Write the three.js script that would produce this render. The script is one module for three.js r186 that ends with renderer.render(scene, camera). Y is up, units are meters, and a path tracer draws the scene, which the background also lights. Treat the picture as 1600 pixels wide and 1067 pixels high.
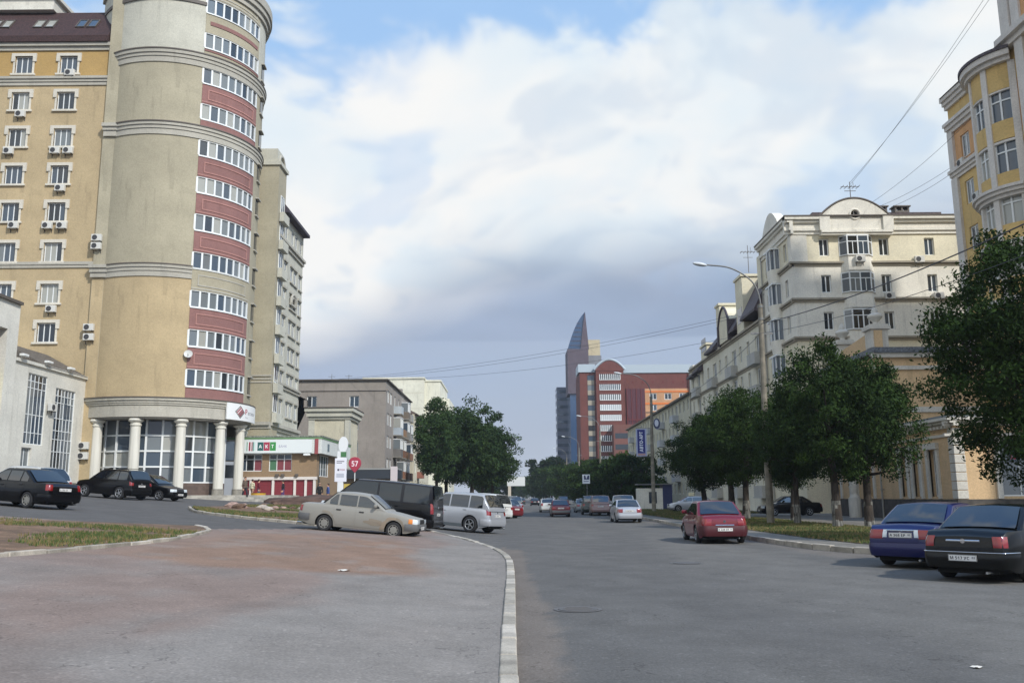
import * as THREE from 'three';
import { mergeGeometries, mergeVertices, toCreasedNormals } from 'three/addons/utils/BufferGeometryUtils.js';
import { RoundedBoxGeometry } from 'three/addons/geometries/RoundedBoxGeometry.js';
import { MarchingCubes } from 'three/addons/objects/MarchingCubes.js';

// ---------------------------------------------------------------- camera, sky, sun, exposure
const scene = new THREE.Scene();
const camera = new THREE.PerspectiveCamera(42.27, 1600 / 1067, 0.1, 6000);
const EYE = 1.65;
camera.position.set(0, EYE, 0);
camera.rotation.order = 'YXZ';
camera.rotation.set(THREE.MathUtils.degToRad(10), 0, THREE.MathUtils.degToRad(-0.45));
const EXPOSURE = 1.38;
const SUN_DIR = new THREE.Vector3(0.50, 0.63, 0.58).normalize();
const renderer = new THREE.WebGLRenderer({ antialias: true });
renderer.setSize(1024, 682);
renderer.toneMapping = THREE.LinearToneMapping;
renderer.toneMappingExposure = EXPOSURE;
renderer.outputColorSpace = THREE.SRGBColorSpace;
renderer.shadowMap.enabled = true;
renderer.shadowMap.type = THREE.PCFSoftShadowMap;
const sun = new THREE.DirectionalLight(new THREE.Color(1, 0.955, 0.88), 2.55);
sun.position.copy(SUN_DIR).multiplyScalar(260).add(new THREE.Vector3(0, 0, -80));
sun.target.position.set(0, 0, -80);
sun.castShadow = true;
sun.shadow.radius = 5;
sun.shadow.mapSize.set(4096, 4096);
Object.assign(sun.shadow.camera, { left: -130, right: 130, top: 130, bottom: -130, near: 1, far: 700 });
scene.add(sun, sun.target);

// ---------------------------------------------------------------- random numbers and noise
function mulberry(a) { return () => { a |= 0; a = a + 0x6D2B79F5 | 0; let t = Math.imul(a ^ a >>> 15, 1 | a); t = t + Math.imul(t ^ t >>> 7, 61 | t) ^ t; return ((t ^ t >>> 14) >>> 0) / 4294967296; }; }
const rnd = mulberry(7);
const R = (a, b, r = rnd) => a + (b - a) * r();
const lerp = (a, b, t) => a + (b - a) * t;
const clamp = (x, a = 0, b = 1) => Math.min(b, Math.max(a, x));
const smooth = (a, b, x) => { const t = clamp((x - a) / (b - a)); return t * t * (3 - 2 * t); };
const rad = THREE.MathUtils.degToRad;
function hash3(x, y, z) { let h = Math.imul(x, 374761393) ^ Math.imul(y, 668265263) ^ Math.imul(z, 2147483647 - 1274126177); h = Math.imul(h ^ h >>> 13, 1274126177); h = Math.imul(h ^ h >>> 16, 2246822519); return ((h ^ h >>> 15) >>> 0) / 4294967296; }
function noise3(x, y, z, p = 0) {
  const xi = Math.floor(x), yi = Math.floor(y), zi = Math.floor(z);
  let fx = x - xi, fy = y - yi, fz = z - zi;
  fx = fx * fx * fx * (fx * (fx * 6 - 15) + 10); fy = fy * fy * fy * (fy * (fy * 6 - 15) + 10); fz = fz * fz * fz * (fz * (fz * 6 - 15) + 10);
  const m = p ? (a) => ((a % p) + p) % p : (a) => a;
  const X0 = m(xi), X1 = m(xi + 1), Y0 = m(yi), Y1 = m(yi + 1);
  const l = (a, b, t) => a + (b - a) * t;
  return l(l(l(hash3(X0, Y0, zi), hash3(X1, Y0, zi), fx), l(hash3(X0, Y1, zi), hash3(X1, Y1, zi), fx), fy),
    l(l(hash3(X0, Y0, zi + 1), hash3(X1, Y0, zi + 1), fx), l(hash3(X0, Y1, zi + 1), hash3(X1, Y1, zi + 1), fx), fy), fz);
}
function fbm(x, y, z, o = 5, p = 0, g = 0.5) { let s = 0, a = 0.5, n = 0, f = 1; for (let i = 0; i < o; i++) { s += a * noise3(x * f, y * f, z + i * 17.3, p ? p * f : 0); n += a; a *= g; f *= 2; } return s / n; }
const s2l = (c) => { c /= 255; return c <= 0.04045 ? c / 12.92 : Math.pow((c + 0.055) / 1.055, 2.4); };
const L3 = (r, g, b, k = 1) => [s2l(r) * k, s2l(g) * k, s2l(b) * k];
const col = (r, g, b, k = 1) => new THREE.Color().setRGB(...L3(r, g, b, k));

// ---------------------------------------------------------------- the sky: a computed panorama of blue air and broken cloud
{
  const W = 2048, H = 1024, data = new Float32Array(W * H * 4);
  const mix = (a, b, t) => [lerp(a[0], b[0], t), lerp(a[1], b[1], t), lerp(a[2], b[2], t)];
  const blueHi = L3(118, 165, 228), blueLo = L3(166, 203, 245);
  const white = L3(233, 243, 249), shadeW = L3(196, 213, 232), warm = L3(253, 252, 249), grey = L3(150, 166, 193), haze = L3(203, 207, 214);
  for (let j = 0; j < H; j++) {
    const el = (j + 0.5) / H * 180 - 90;                       // first row of a DataTexture is the bottom
    for (let i = 0; i < W; i++) {
      const az0 = (i + 0.5) / W * 360 - 180;                   // u = 0.5 is +x in three.js
      const a = rad(az0), ce = Math.cos(rad(el));
      const dx = ce * Math.cos(a), dz = ce * Math.sin(a), dy = Math.sin(rad(el));
      const az = Math.atan2(dx, -dz) * 180 / Math.PI;           // 0 ahead, + to the right
      let c;
      if (el < -1) c = L3(120, 122, 126);
      else {
        const k = 1 / (Math.max(dy, 0) + 0.22);
        const px = dx * k, pz = dz * k;
        const wx = fbm(px * 1.6 + 3.1, pz * 1.6 - 1.7, 5.2, 4) - 0.5, wz = fbm(px * 1.6 - 7.4, pz * 1.6 + 2.2, 9.4, 4) - 0.5;
        const big = fbm(px * 1.5 + wx * 1.1 + 11, pz * 1.5 + wz * 1.1, 1.3, 6);
        const fine = fbm(px * 6 + wx * 3, pz * 7 + wz * 3, 3.7, 6, 0, 0.6);
        const n = big * 0.54 + fine * 0.46;
        // a bank of cloud ends at about 27 degrees up, thinner and broken above it
        const edge = 28.0 + 2.2 * Math.sin(rad(az) * 3 + 0.6) + (az < -12 ? (-12 - az) * 0.22 : 0);
        let cov = 0.5 + (edge - el) * 0.07; cov = Math.max(cov, 0.22 + 0.16 * smooth(34, 60, el));
        let dens = smooth(0.595, 0.725, n + (cov - 0.5) * 0.75 + 0.12);
        const blue = mix(blueLo, blueHi, smooth(20, 75, el));
        // cloud tone: white tops, warmer where thin and sunlit, grey-blue base towards the horizon
        const tone = fbm(px * 2.1 + 40 + wx, pz * 2.1 + wz, 6.6, 5), tone2 = fbm(px * 4.5 + 3, pz * 4.5 + wz * 2, 2.2, 5);
        let cl = mix(white, warm, smooth(0.42, 0.66, tone * 0.6 + tone2 * 0.4 + 0.1 * Math.exp(-Math.pow((az + 9) / 9, 2) - Math.pow((el - 17) / 7, 2))));
        cl = mix(cl, shadeW, smooth(0.50, 0.66, fbm(px * 3.4 + 60 + wx * 2.5, pz * 4.4 + wz * 2.5, 5.5, 5, 0, 0.6)) * 0.42);
        const baseEl = 11.6 + 5.6 * smooth(-14, 9, az) - 3 * smooth(25, 70, Math.abs(az)) + (fbm(px * 1.3 + 9 + wx, pz * 1.3 + wz, 8.8, 4) - 0.5) * 8.5;
        const g = smooth(3.2, -3.6, el - baseEl);
        const gtone = 0.76 + 0.48 * fbm(px * 2.4 - 5 + wx * 1.5, pz * 3 + wz, 4.4, 5);
        cl = mix(cl, [grey[0] * gtone, grey[1] * gtone, grey[2] * gtone], g * 0.92);
        cl = mix(cl, haze, smooth(9, 0, el) * 0.7);
        c = mix(blue, cl, dens * 0.96);
        const vein = smooth(0.60, 0.74, fbm(px * 4.2 + 21 + wx * 2, pz * 4.6 + wz * 2, 7.7, 5)) * smooth(10, 18, el) * 0.32;
        c = mix(c, blueLo, vein);
      }
      const ang = Math.acos(clamp(dx * SUN_DIR.x + dy * SUN_DIR.y + dz * SUN_DIR.z, -1, 1)) * 180 / Math.PI, glow = el > -1 ? 1 + 1.1 * Math.exp(-Math.pow(ang / 38, 2)) : 1; c = [c[0] * glow, c[1] * glow, c[2] * glow];   // sky gain round the veiled sun, out of view, added for soft fill light
      const o = (j * W + i) * 4;
      data[o] = c[0] / EXPOSURE; data[o + 1] = c[1] / EXPOSURE; data[o + 2] = c[2] / EXPOSURE; data[o + 3] = 1;
    }
  }
  const t = new THREE.DataTexture(data, W, H, THREE.RGBAFormat, THREE.FloatType);
  t.mapping = THREE.EquirectangularReflectionMapping;
  t.magFilter = THREE.LinearFilter; t.minFilter = THREE.LinearFilter; t.wrapS = THREE.RepeatWrapping; t.needsUpdate = true;
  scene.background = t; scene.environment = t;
}
scene.fog = new THREE.FogExp2(new THREE.Color().setRGB(0.60, 0.66, 0.74), 0.00022);
// ---------------------------------------------------------------- textures and materials
function tex(size, fn, metres, srgb = true) {
  const d = new Uint8Array(size * size * 4);
  for (let j = 0; j < size; j++) for (let i = 0; i < size; i++) {
    const c = fn(i / size, j / size), o = (j * size + i) * 4;
    d[o] = clamp(c[0], 0, 1) * 255; d[o + 1] = clamp(c[1], 0, 1) * 255; d[o + 2] = clamp(c[2], 0, 1) * 255; d[o + 3] = 255;
  }
  const t = new THREE.DataTexture(d, size, size);
  if (srgb) t.colorSpace = THREE.SRGBColorSpace;
  t.wrapS = t.wrapT = THREE.RepeatWrapping; t.magFilter = THREE.LinearFilter; t.minFilter = THREE.LinearMipmapLinearFilter; t.generateMipmaps = true;
  t.repeat.set(1 / metres, 1 / metres); t.needsUpdate = true; return t;
}
const g3 = (v) => [v, v, v];
const T = {
  plaster: tex(512, (u, v) => { const b = fbm(u * 5, v * 5, 1, 5, 5), s = fbm(u * 40, v * 3, 4, 3, 0), f = noise3(u * 180, v * 180, 2, 180); const e = 0.94 + (b - 0.5) * 0.12 - smooth(0.55, 0.85, s) * smooth(0.35, 0.6, fbm(u * 6, v * 2, 19, 3, 0)) * 0.07 - smooth(0.6, 0.8, fbm(u * 8, v * 8, 12, 4, 8)) * 0.03 + (f - 0.5) * 0.09; return [e, e * 0.995, e * 0.985]; }, 9),
  asphalt: tex(1024, (u, v) => { const f = noise3(u * 300, v * 300, 2, 300), c = fbm(u * 9, v * 9, 3, 5, 9), p = noise3(u * 120, v * 120, 9, 120); let e = 0.80 + (f - 0.5) * 0.11 + (c - 0.5) * 0.12 + (p > 0.88 ? 0.07 : 0); const cr = Math.abs(fbm(u * 6, v * 6, 33, 5, 6) - 0.5); if (cr < 0.003) e *= 0.86; return [e, e, e * 0.995]; }, 5),
  asphaltBump: tex(512, (u, v) => g3(noise3(u * 256, v * 256, 5, 256) * 0.6 + noise3(u * 90, v * 90, 7, 90) * 0.4), 2.2, false),
  concrete: tex(512, (u, v) => { const b = fbm(u * 7, v * 7, 21, 5, 7), f = noise3(u * 200, v * 200, 8, 200); const e = 0.86 + (b - 0.5) * 0.4 + (f - 0.5) * 0.14; return [e, e * 0.99, e * 0.975]; }, 2),
  roof: tex(256, (u, v) => { const e = 0.82 + (noise3(u * 40, v * 40, 3, 40) - 0.5) * 0.4; return g3(e); }, 3),
  bark: tex(256, (u, v) => { const e = 0.7 + (fbm(u * 24, v * 5, 3, 4, 0) - 0.5) * 0.9; return g3(e); }, 1),
  dirt: tex(512, (u, v) => { const b = fbm(u * 8, v * 8, 14, 5, 8), f = noise3(u * 160, v * 160, 8, 160); return g3(0.78 + (b - 0.5) * 0.5 + (f - 0.5) * 0.3); }, 3),
};
const M = {};
function mat(key, c, rough = 0.85, o = {}) { if (M[key]) return M[key]; const m = new THREE.MeshPhysicalMaterial({ color: c, roughness: rough, metalness: 0, ...o }); m.name = key; return M[key] = m; }
const wallMat = (key, c, o = {}) => mat(key, c, 0.92, { map: T.plaster, ...o });
// glass as seen from outside: a dark room, a drawn net, a pale blind, behind a smooth reflecting pane
const GL = [['glass_dark', 46, 52, 58], ['glass_blue', 66, 78, 90], ['glass_net', 112, 118, 120], ['glass_curtain', 158, 158, 150], ['glass_deep', 32, 36, 40]].map(([k, r, g, b]) => mat(k, col(r, g, b), 0.06, { ior: 1.75 }));
const white = mat('white_frame', col(226, 228, 226), 0.5);

// ---------------------------------------------------------------- geometry helpers
function uvBox(g) {
  const p = g.attributes.position, n = g.attributes.normal, uv = new Float32Array(p.count * 2);
  for (let i = 0; i < p.count; i++) {
    const ax = Math.abs(n.getX(i)), ay = Math.abs(n.getY(i)), az = Math.abs(n.getZ(i));
    if (ay >= ax && ay >= az) { uv[2 * i] = p.getX(i); uv[2 * i + 1] = p.getZ(i); }
    else if (ax >= az) { uv[2 * i] = p.getZ(i); uv[2 * i + 1] = p.getY(i); }
    else { uv[2 * i] = p.getX(i); uv[2 * i + 1] = p.getY(i); }
  }
  g.setAttribute('uv', new THREE.BufferAttribute(uv, 2)); return g;
}
function merge(list, keepUv = false) {
  const a = list.flat(9).filter(Boolean).map((g) => { const q = g.index ? g.toNonIndexed() : g.clone(); if (!q.attributes.normal) q.computeVertexNormals(); for (const k of Object.keys(q.attributes)) if (!['position', 'normal', 'uv'].includes(k)) q.deleteAttribute(k); if (!q.attributes.uv) q.setAttribute('uv', new THREE.BufferAttribute(new Float32Array(q.attributes.position.count * 2), 2)); return q; });
  const m = a.length === 1 ? a[0] : mergeGeometries(a, false);
  return keepUv ? m : uvBox(m);
}
const bx = (w, h, d, x = 0, y = 0, z = 0) => new THREE.BoxGeometry(w, h, d).translate(x, y, z);          // centred
const bb = (x0, x1, y0, y1, z0, z1) => bx(x1 - x0, y1 - y0, z1 - z0, (x0 + x1) / 2, (y0 + y1) / 2, (z0 + z1) / 2);
const rb = (w, h, d, r = 0.02, x = 0, y = 0, z = 0) => new RoundedBoxGeometry(w, h, d, 2, r).translate(x, y, z);
const cyl = (r0, r1, h, x = 0, y = 0, z = 0, n = 16) => new THREE.CylinderGeometry(r1, r0, h, n).translate(x, y + h / 2, z);
function tube(pts, r, n = 8, seg = 0) { const c = new THREE.CatmullRomCurve3(pts.map((p) => new THREE.Vector3(...p))); return new THREE.TubeGeometry(c, seg || pts.length * 6, r, n, false); }
function taper(pts, radii, n = 8, rings = 0) {
  const c = new THREE.CatmullRomCurve3(pts.map((p) => new THREE.Vector3(...p))), m = rings || pts.length * 3;
  const g = new THREE.TubeGeometry(c, m, 1, n, false), p = g.attributes.position;
  for (let i = 0; i <= m; i++) { const t = i / m, ctr = c.getPointAt(t), s = t * (radii.length - 1), a = Math.min(radii.length - 2, Math.floor(s)), r = lerp(radii[a], radii[a + 1], s - a); for (let j = 0; j <= n; j++) { const k = i * (n + 1) + j; p.setXYZ(k, ctr.x + (p.getX(k) - ctr.x) * r, ctr.y + (p.getY(k) - ctr.y) * r, ctr.z + (p.getZ(k) - ctr.z) * r); } }
  g.computeVertexNormals(); return g;
}
// solid bent round a vertical axis; phi = 0 faces +z, + towards +x
function arcBox(r0, r1, a0, a1, y0, y1, step = 3) {
  const n = Math.max(1, Math.ceil(Math.abs(a1 - a0) / step)), pos = [], quad = (a, b, c, d) => pos.push(...a, ...b, ...c, ...a, ...c, ...d);
  const P = (r, a, y) => [r * Math.sin(rad(a)), y, r * Math.cos(rad(a))];
  for (let i = 0; i < n; i++) {
    const a = lerp(a0, a1, i / n), b = lerp(a0, a1, (i + 1) / n);
    quad(P(r1, a, y0), P(r1, b, y0), P(r1, b, y1), P(r1, a, y1)); quad(P(r0, b, y0), P(r0, a, y0), P(r0, a, y1), P(r0, b, y1));
    quad(P(r1, a, y1), P(r1, b, y1), P(r0, b, y1), P(r0, a, y1)); quad(P(r0, a, y0), P(r0, b, y0), P(r1, b, y0), P(r1, a, y0));
  }
  quad(P(r0, a0, y0), P(r1, a0, y0), P(r1, a0, y1), P(r0, a0, y1)); quad(P(r1, a1, y0), P(r0, a1, y0), P(r0, a1, y1), P(r1, a1, y1));
  const g = new THREE.BufferGeometry(); g.setAttribute('position', new THREE.Float32BufferAttribute(pos, 3)); g.computeVertexNormals();
  return toCreasedNormals(g, 0.5);
}
// ---------------------------------------------------------------- objects
const counts = {};
const numbered = (n) => { const k = counts[n] = (counts[n] ?? -1) + 1; return k ? `${n}_${String(k).padStart(3, '0')}` : n; };
function shade(o) { o.traverse((m) => { if (m.isMesh) { m.castShadow = true; m.receiveShadow = true; } }); return o; }
function part(name, geos, m, parent, raw = false) { const g = Array.isArray(geos) ? merge(geos, raw) : geos; const o = new THREE.Mesh(g, m); o.name = name; o.castShadow = o.receiveShadow = true; parent.add(o); return o; }
function thing(name, label, category, pos = [0, 0, 0], turn = 0, group) { const o = new THREE.Group(); o.name = numbered(name); o.position.set(...pos); o.rotation.y = turn; o.userData = { label, category }; if (group) o.userData.group = group; scene.add(o); return o; }
function solo(name, label, category, geos, m, group, raw = false) { const o = part(numbered(name), geos, m, scene, raw); o.userData = { label, category }; if (group) o.userData.group = group; return o; }
function struct(name, geos, m, raw = false) { const o = part(name, geos, m, scene, raw); o.userData = { kind: 'structure' }; return o; }
function dup(o, pos, turn, label, group) { const c = o.clone(); c.name = numbered(o.name.replace(/_\d{3}$/, '')); c.userData = { ...o.userData }; if (label) c.userData.label = label; if (group) c.userData.group = group; if (pos) c.position.set(...pos); if (turn !== undefined) c.rotation.y = turn; scene.add(c); return c; }
// a wall plane: u to its right, v up, n outwards; turn 0 faces the camera's side (+z)
class Face {
  constructor(x, z, deg) { this.x = x; this.z = z; this.a = rad(deg); }
  at(u, v, n = 0) { const c = Math.cos(this.a), s = Math.sin(this.a); return [this.x + u * c + n * s, v, this.z - u * s + n * c]; }
  put(o, u, v, n = 0) { o.position.set(...this.at(u, v, n)); o.rotation.y = this.a; return o; }
}
function wall(parent, F, u0, u1, v0, v1, holes, m, depth = 0.4, name = 'wall') {
  const s = new THREE.Shape([[u0, v0], [u1, v0], [u1, v1], [u0, v1]].map((p) => new THREE.Vector2(...p)));
  for (const [x, y, w, h] of holes) { if (x < u0 + 0.01 || x + w > u1 - 0.01 || y < v0 + 0.01 || y + h > v1 - 0.01) continue; s.holes.push(new THREE.Path([[x, y], [x, y + h], [x + w, y + h], [x + w, y]].map((p) => new THREE.Vector2(...p)))); }
  const g = new THREE.ExtrudeGeometry(s, { depth, bevelEnabled: false }).translate(0, 0, -depth);
  return F.put(part(name, [g], m, parent), 0, 0, 0);
}
// long mouldings on a wall plane: rows of [v0, v1, n1]
function strips(parent, F, u0, u1, rows, m, name = 'cornice') { return F.put(part(name, rows.map(([a, b, n]) => bb(u0, u1, a, b, -0.1, n)), m, parent), 0, 0, 0); }
const winCache = {};
function windowProto(w, h, cols, rows, o) {
  const key = [w, h, cols, rows, JSON.stringify(o)].join('|'); if (winCache[key]) return winCache[key];
  const g = new THREE.Group(), t = o.t ?? 0.07, f = [];
  f.push(bb(0, w, 0, t, -0.05, 0.03), bb(0, w, h - t, h, -0.05, 0.03), bb(0, t, t, h - t, -0.05, 0.03), bb(w - t, w, t, h - t, -0.05, 0.03));
  const cw = (w - t) / cols, rs = o.split ? [0, ...o.split.map((s) => s * (h - t)), h - t] : Array.from({ length: rows + 1 }, (_, i) => i * (h - t) / rows);
  for (let i = 1; i < cols; i++) f.push(bb(i * cw, i * cw + t, t, h - t, -0.05, 0.028));
  for (let j = 1; j < rs.length - 1; j++) for (let i = 0; i < cols; i++) f.push(bb(i * cw + t, (i + 1) * cw, rs[j], rs[j] + t * 0.8, -0.05, 0.026));
  const fm = part('frame', f, o.frame ?? white, g);
  for (let i = 0; i < cols; i++) for (let j = 0; j < rs.length - 1; j++) { const y0 = rs[j] + t * 0.5, y1 = rs[j + 1] + t * 0.5; const p = part('pane', [bb(i * cw + t * 0.5, (i + 1) * cw + t * 0.5, y0, y1, -0.012, 0)], GL[0], g); p.position.z = 0; }
  if (o.sill) part('sill', [bb(-0.08, w + 0.08, -0.07, 0, -0.05, 0.2)], o.sillMat ?? white, g);
  return winCache[key] = g;
}
const wr = mulberry(99);
function addWindow(parent, F, u, v, w, h, cols = 2, rows = 1, o = {}, n = -0.14) {
  const g = windowProto(w, h, cols, rows, o).clone(); g.name = o.name ?? 'window';
  const tone = o.tones ?? [0, 0, 1, 1, 2, 3, 4];
  let first = tone[Math.floor(wr() * tone.length)];
  for (const c of g.children) if (c.name === 'pane') { if (wr() < 0.35) first = tone[Math.floor(wr() * tone.length)]; c.material = GL[first]; c.rotation.y = (wr() - 0.5) * 0.012; c.rotation.x = (wr() - 0.5) * 0.012; }
  F.put(g, u, v, n); parent.add(g); return g;
}
// canvas lettering
function canvasTex(w, h, draw) { const c = document.createElement('canvas'); c.width = w; c.height = h; draw(c.getContext('2d'), w, h); const t = new THREE.CanvasTexture(c); t.colorSpace = THREE.SRGBColorSpace; return t; }
function printed(key, w, h, draw, rough = 0.5) { return mat(key, new THREE.Color(1, 1, 1), rough, { map: canvasTex(w, h, draw) }); }
// ---------------------------------------------------------------- ground: the road is level, the left side climbs towards the tower
const rise = (x) => 0.072 * clamp(-x - 0.5, 0, 42);
const G = (x, d) => rise(x) + 0.12 * smooth(-2.5, -7, x);
const KERB = [[0.02, -6], [0.0, 2], [-0.03, 6], [-0.06, 9], [-0.06, 14], [-0.07, 19], [-0.13, 22.5], [-0.34, 25.4], [-0.74, 28], [-1.25, 30], [-1.95, 32.4], [-2.85, 35.0], [-3.95, 37.6]];
const kerbCurve = new THREE.CatmullRomCurve3(KERB.map(([x, d]) => new THREE.Vector3(x, 0, -d)));
function sheet(xs, ds, hfn, cfn) {
  const nx = xs.length, nd = ds.length, pos = [], colr = [], uv = [], idx = [];
  for (let j = 0; j < nd; j++) for (let i = 0; i < nx; i++) { const x = xs[i], d = ds[j]; pos.push(x, hfn(x, d), -d); colr.push(...cfn(x, d)); uv.push(x, d); }
  for (let j = 0; j < nd - 1; j++) for (let i = 0; i < nx - 1; i++) { const a = j * nx + i; idx.push(a, a + 1, a + nx + 1, a, a + nx + 1, a + nx); }
  const g = new THREE.BufferGeometry(); g.setAttribute('position', new THREE.Float32BufferAttribute(pos, 3)); g.setAttribute('color', new THREE.Float32BufferAttribute(colr, 3)); g.setAttribute('uv', new THREE.Float32BufferAttribute(uv, 2)); g.setIndex(idx); g.computeVertexNormals(); return g;
}
const span = (a, b, s) => { const o = []; for (let x = a; x < b - 1e-6; x += s) o.push(x); o.push(b); return o; };
const mixc = (a, b, t) => [lerp(a[0], b[0], t), lerp(a[1], b[1], t), lerp(a[2], b[2], t)];
const asphaltMat = (key) => mat(key, new THREE.Color(1, 1, 1), 0.97, { specularIntensity: 0.25, map: T.asphalt, bumpMap: T.asphaltBump, bumpScale: 0.003, vertexColors: true });
{
  const base = [0.205, 0.197, 0.187], light = [0.268, 0.253, 0.232], dark = [0.168, 0.161, 0.155], sand = [0.305, 0.258, 0.220], lane = [0.248, 0.236, 0.217];
  const cf = (x, d) => {
    let c = base; const n = fbm(x * 0.35, d * 0.07, 3, 4), n2 = fbm(x * 1.1, d * 0.5, 8, 4);
    c = mixc(c, light, smooth(0.5, 0.72, n) * 0.5);                                   // worn pale wheel paths and patches
    c = mixc(c, dark, smooth(0.52, 0.7, fbm(x * 0.5 + 9, d * 0.05, 5, 4)) * 0.28);
    c = mixc(c, lane, smooth(4.2, 6.6, x + (n2 - 0.5) * 1.5) * 0.6);
    if (d < 45 && x > -0.4 && x < 2) { const e = 0.30 + 0.26 * smooth(2, 16, 24 - d) + (n2 - 0.5) * 0.22 + (noise3(x * 5, d * 5, 77) - 0.5) * 0.2; c = mixc(c, sand, smooth(e + 0.07, e - 0.05, x) * 0.8 * (d < 27 + n2 * 6 ? 1 : 0)); }   // sand washed against the kerb
    if (x > 7.5 && d > 24) c = mixc(c, sand, smooth(8.2, 8.95, x + (n2 - 0.5) * 0.7) * 0.5);
    if (x < -4) c = mixc(c, [0.165, 0.155, 0.15], smooth(-4, -9, x) * 0.55);          // older paler asphalt of the yard
    return mixc(c, n2 > 0.5 ? light : dark, Math.abs(n2 - 0.5) * 0.5);
  };
  const xs = [-900, -300, -120, ...span(-60, -14, 1.0), ...span(-13.5, -1, 0.5), ...span(-0.9, 14, 0.14), ...span(15, 40, 1), 120, 300, 900];
  const ds = [-60, -20, ...span(-4, 3, 1), ...span(3.3, 30, 0.3), ...span(30.8, 70, 0.8), ...span(72, 140, 3), 160, 200, 300, 500, 900, 1600];
  struct('road', sheet(xs, ds, G, cf), asphaltMat('asphalt'));
}
// ---- paved forecourt beside the road, brown and grey patches
const lotH = (x) => rise(x) + 0.125;
{
  const brown = [0.380, 0.290, 0.246], greyc = [0.385, 0.349, 0.315], rust = [0.405, 0.268, 0.196], darkp = [0.300, 0.262, 0.235];
  const cf = (x, d) => {
    const n = fbm(x * 0.55, d * 0.3, 30, 5) - 0.5, n2 = fbm(x * 1.7, d * 0.9, 31, 4);
    let c = brown;
    const right = smooth(-0.35, 0.25, (x + 3.1 - (d - 12) * 0.03) * 0.6 + n * 2.0);   // grey slab along the kerb
    c = mixc(c, greyc, right);
    c = mixc(c, greyc, smooth(0.06, 0.2, n + 0.10) * smooth(19, 16, d + n * 8) * 0.4);
    c = mixc(c, rust, smooth(16.2, 17.2, d + n * 3) * smooth(30, 26, d) * smooth(-1.2, -2.2, x + (d - 17) * 0.16 + n * 1.2) * smooth(-9.5, -6.5, x) * 1.0);
    const seam = Math.abs((x + 2.9) - (d - 13.5) * 0.28 + n * 0.8); c = mixc(c, darkp, smooth(0.35, 0.05, seam) * smooth(8, 10, d) * smooth(19, 16, d) * 0.55);
    c = mixc(c, darkp, smooth(0.60, 0.72, fbm(x * 0.8 + 4, d * 0.4, 44, 5)) * 0.3);
    c = mixc(c, [0.42, 0.375, 0.335], smooth(0.58, 0.7, n2) * 0.4);
    return c;
  };
  // columns run from the left edge to the kerb line at every distance
  const ds = [...span(-6, 4, 1), ...span(4.2, 37.4, 0.25)], pos = [], colr = [], uv = [], idx = [], NX = 70;
  const kx = (d) => { let lo = 0, hi = 1; for (let k = 0; k < 30; k++) { const m = (lo + hi) / 2; if (-kerbCurve.getPoint(m).z < d) lo = m; else hi = m; } return kerbCurve.getPoint(lo).x; };
  ds.forEach((d, j) => { const xr = kx(d), xl = Math.min(-24, xr - 1); for (let i = 0; i <= NX; i++) { const t = i / NX, x = xr - 0.05 + (xl - xr) * t * t; const y = Math.max(lotH(x), G(x, d)) + 0.004 - (x < -9 ? 0.0 : 0) - smooth(36, 37.4, d) * 0.1 * smooth(-7, -3, x); pos.push(x, y, -d); colr.push(...cf(x, d)); uv.push(x, d); } });
  for (let j = 0; j < ds.length - 1; j++) for (let i = 0; i < NX; i++) { const a = j * (NX + 1) + i; const d = ds[j], x = pos[3 * a]; if (d > 27.5 && x < -9 - (d - 27.5) * -0.5) continue; if (d > 27 && x < -11) continue; idx.push(a, a + NX + 2, a + 1, a, a + NX + 1, a + NX + 2); }
  const g = new THREE.BufferGeometry(); g.setAttribute('position', new THREE.Float32BufferAttribute(pos, 3)); g.setAttribute('color', new THREE.Float32BufferAttribute(colr, 3)); g.setAttribute('uv', new THREE.Float32BufferAttribute(uv, 2)); g.setIndex(idx); g.computeVertexNormals();
  // faces look up
  const nn = g.attributes.normal; let up = 0; for (let i = 0; i < nn.count; i += 50) up += nn.getY(i); if (up < 0) { const ix = g.index.array; for (let k = 0; k < ix.length; k += 3) { const t = ix[k]; ix[k] = ix[k + 1]; ix[k + 1] = t; } g.computeVertexNormals(); }
  struct('forecourt_pavement', g, asphaltMat('forecourt_asphalt'));
}
// ---- kerbs, stone by stone
const kerbMats = [[192, 184, 170], [206, 198, 185], [172, 165, 152]].map((c, i) => mat('kerb_concrete_' + 'abc'[i], col(...c), 0.9, { map: T.concrete }));
function kerb(name, curve, from, to, w, top, bottomDrop, stone = 1.0) {
  const root = new THREE.Group(); root.name = numbered(name); root.userData = { kind: 'structure' }; scene.add(root);
  const len = curve.getLength(); const r = mulberry(5 + from * 10 | 0); let s = from;
  while (s < to - 0.2) {
    const l = Math.min(stone, to - s), a = curve.getPointAt(clamp(s / len)), b = curve.getPointAt(clamp((s + l) / len));
    const L = a.distanceTo(b), ya = top(a), yb = top(b), h = 0.3;
    const g = new RoundedBoxGeometry(L - 0.026, h, w, 1, 0.022); uvBox(g); const uvs = g.attributes.uv; const off = r() * 5; for (let k = 0; k < uvs.count; k++) uvs.setXY(k, uvs.getX(k) + off, uvs.getY(k) + off * 0.7);
    const o = part('kerb_stone', g, kerbMats[Math.floor(r() * 3)], root);
    o.position.set((a.x + b.x) / 2, (ya + yb) / 2 - h / 2 + (r() - 0.5) * 0.026, (a.z + b.z) / 2);
    o.rotation.order = 'YXZ'; o.rotation.y = Math.atan2(-(b.z - a.z), b.x - a.x) + (r() - 0.5) * 0.022; o.rotation.z = Math.atan2(yb - ya, L);
    s += l;
  }
  return root;
}
kerb('kerb', kerbCurve, 7, kerbCurve.getLength(), 0.17, (p) => lotH(p.x) + 0.035);
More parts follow.
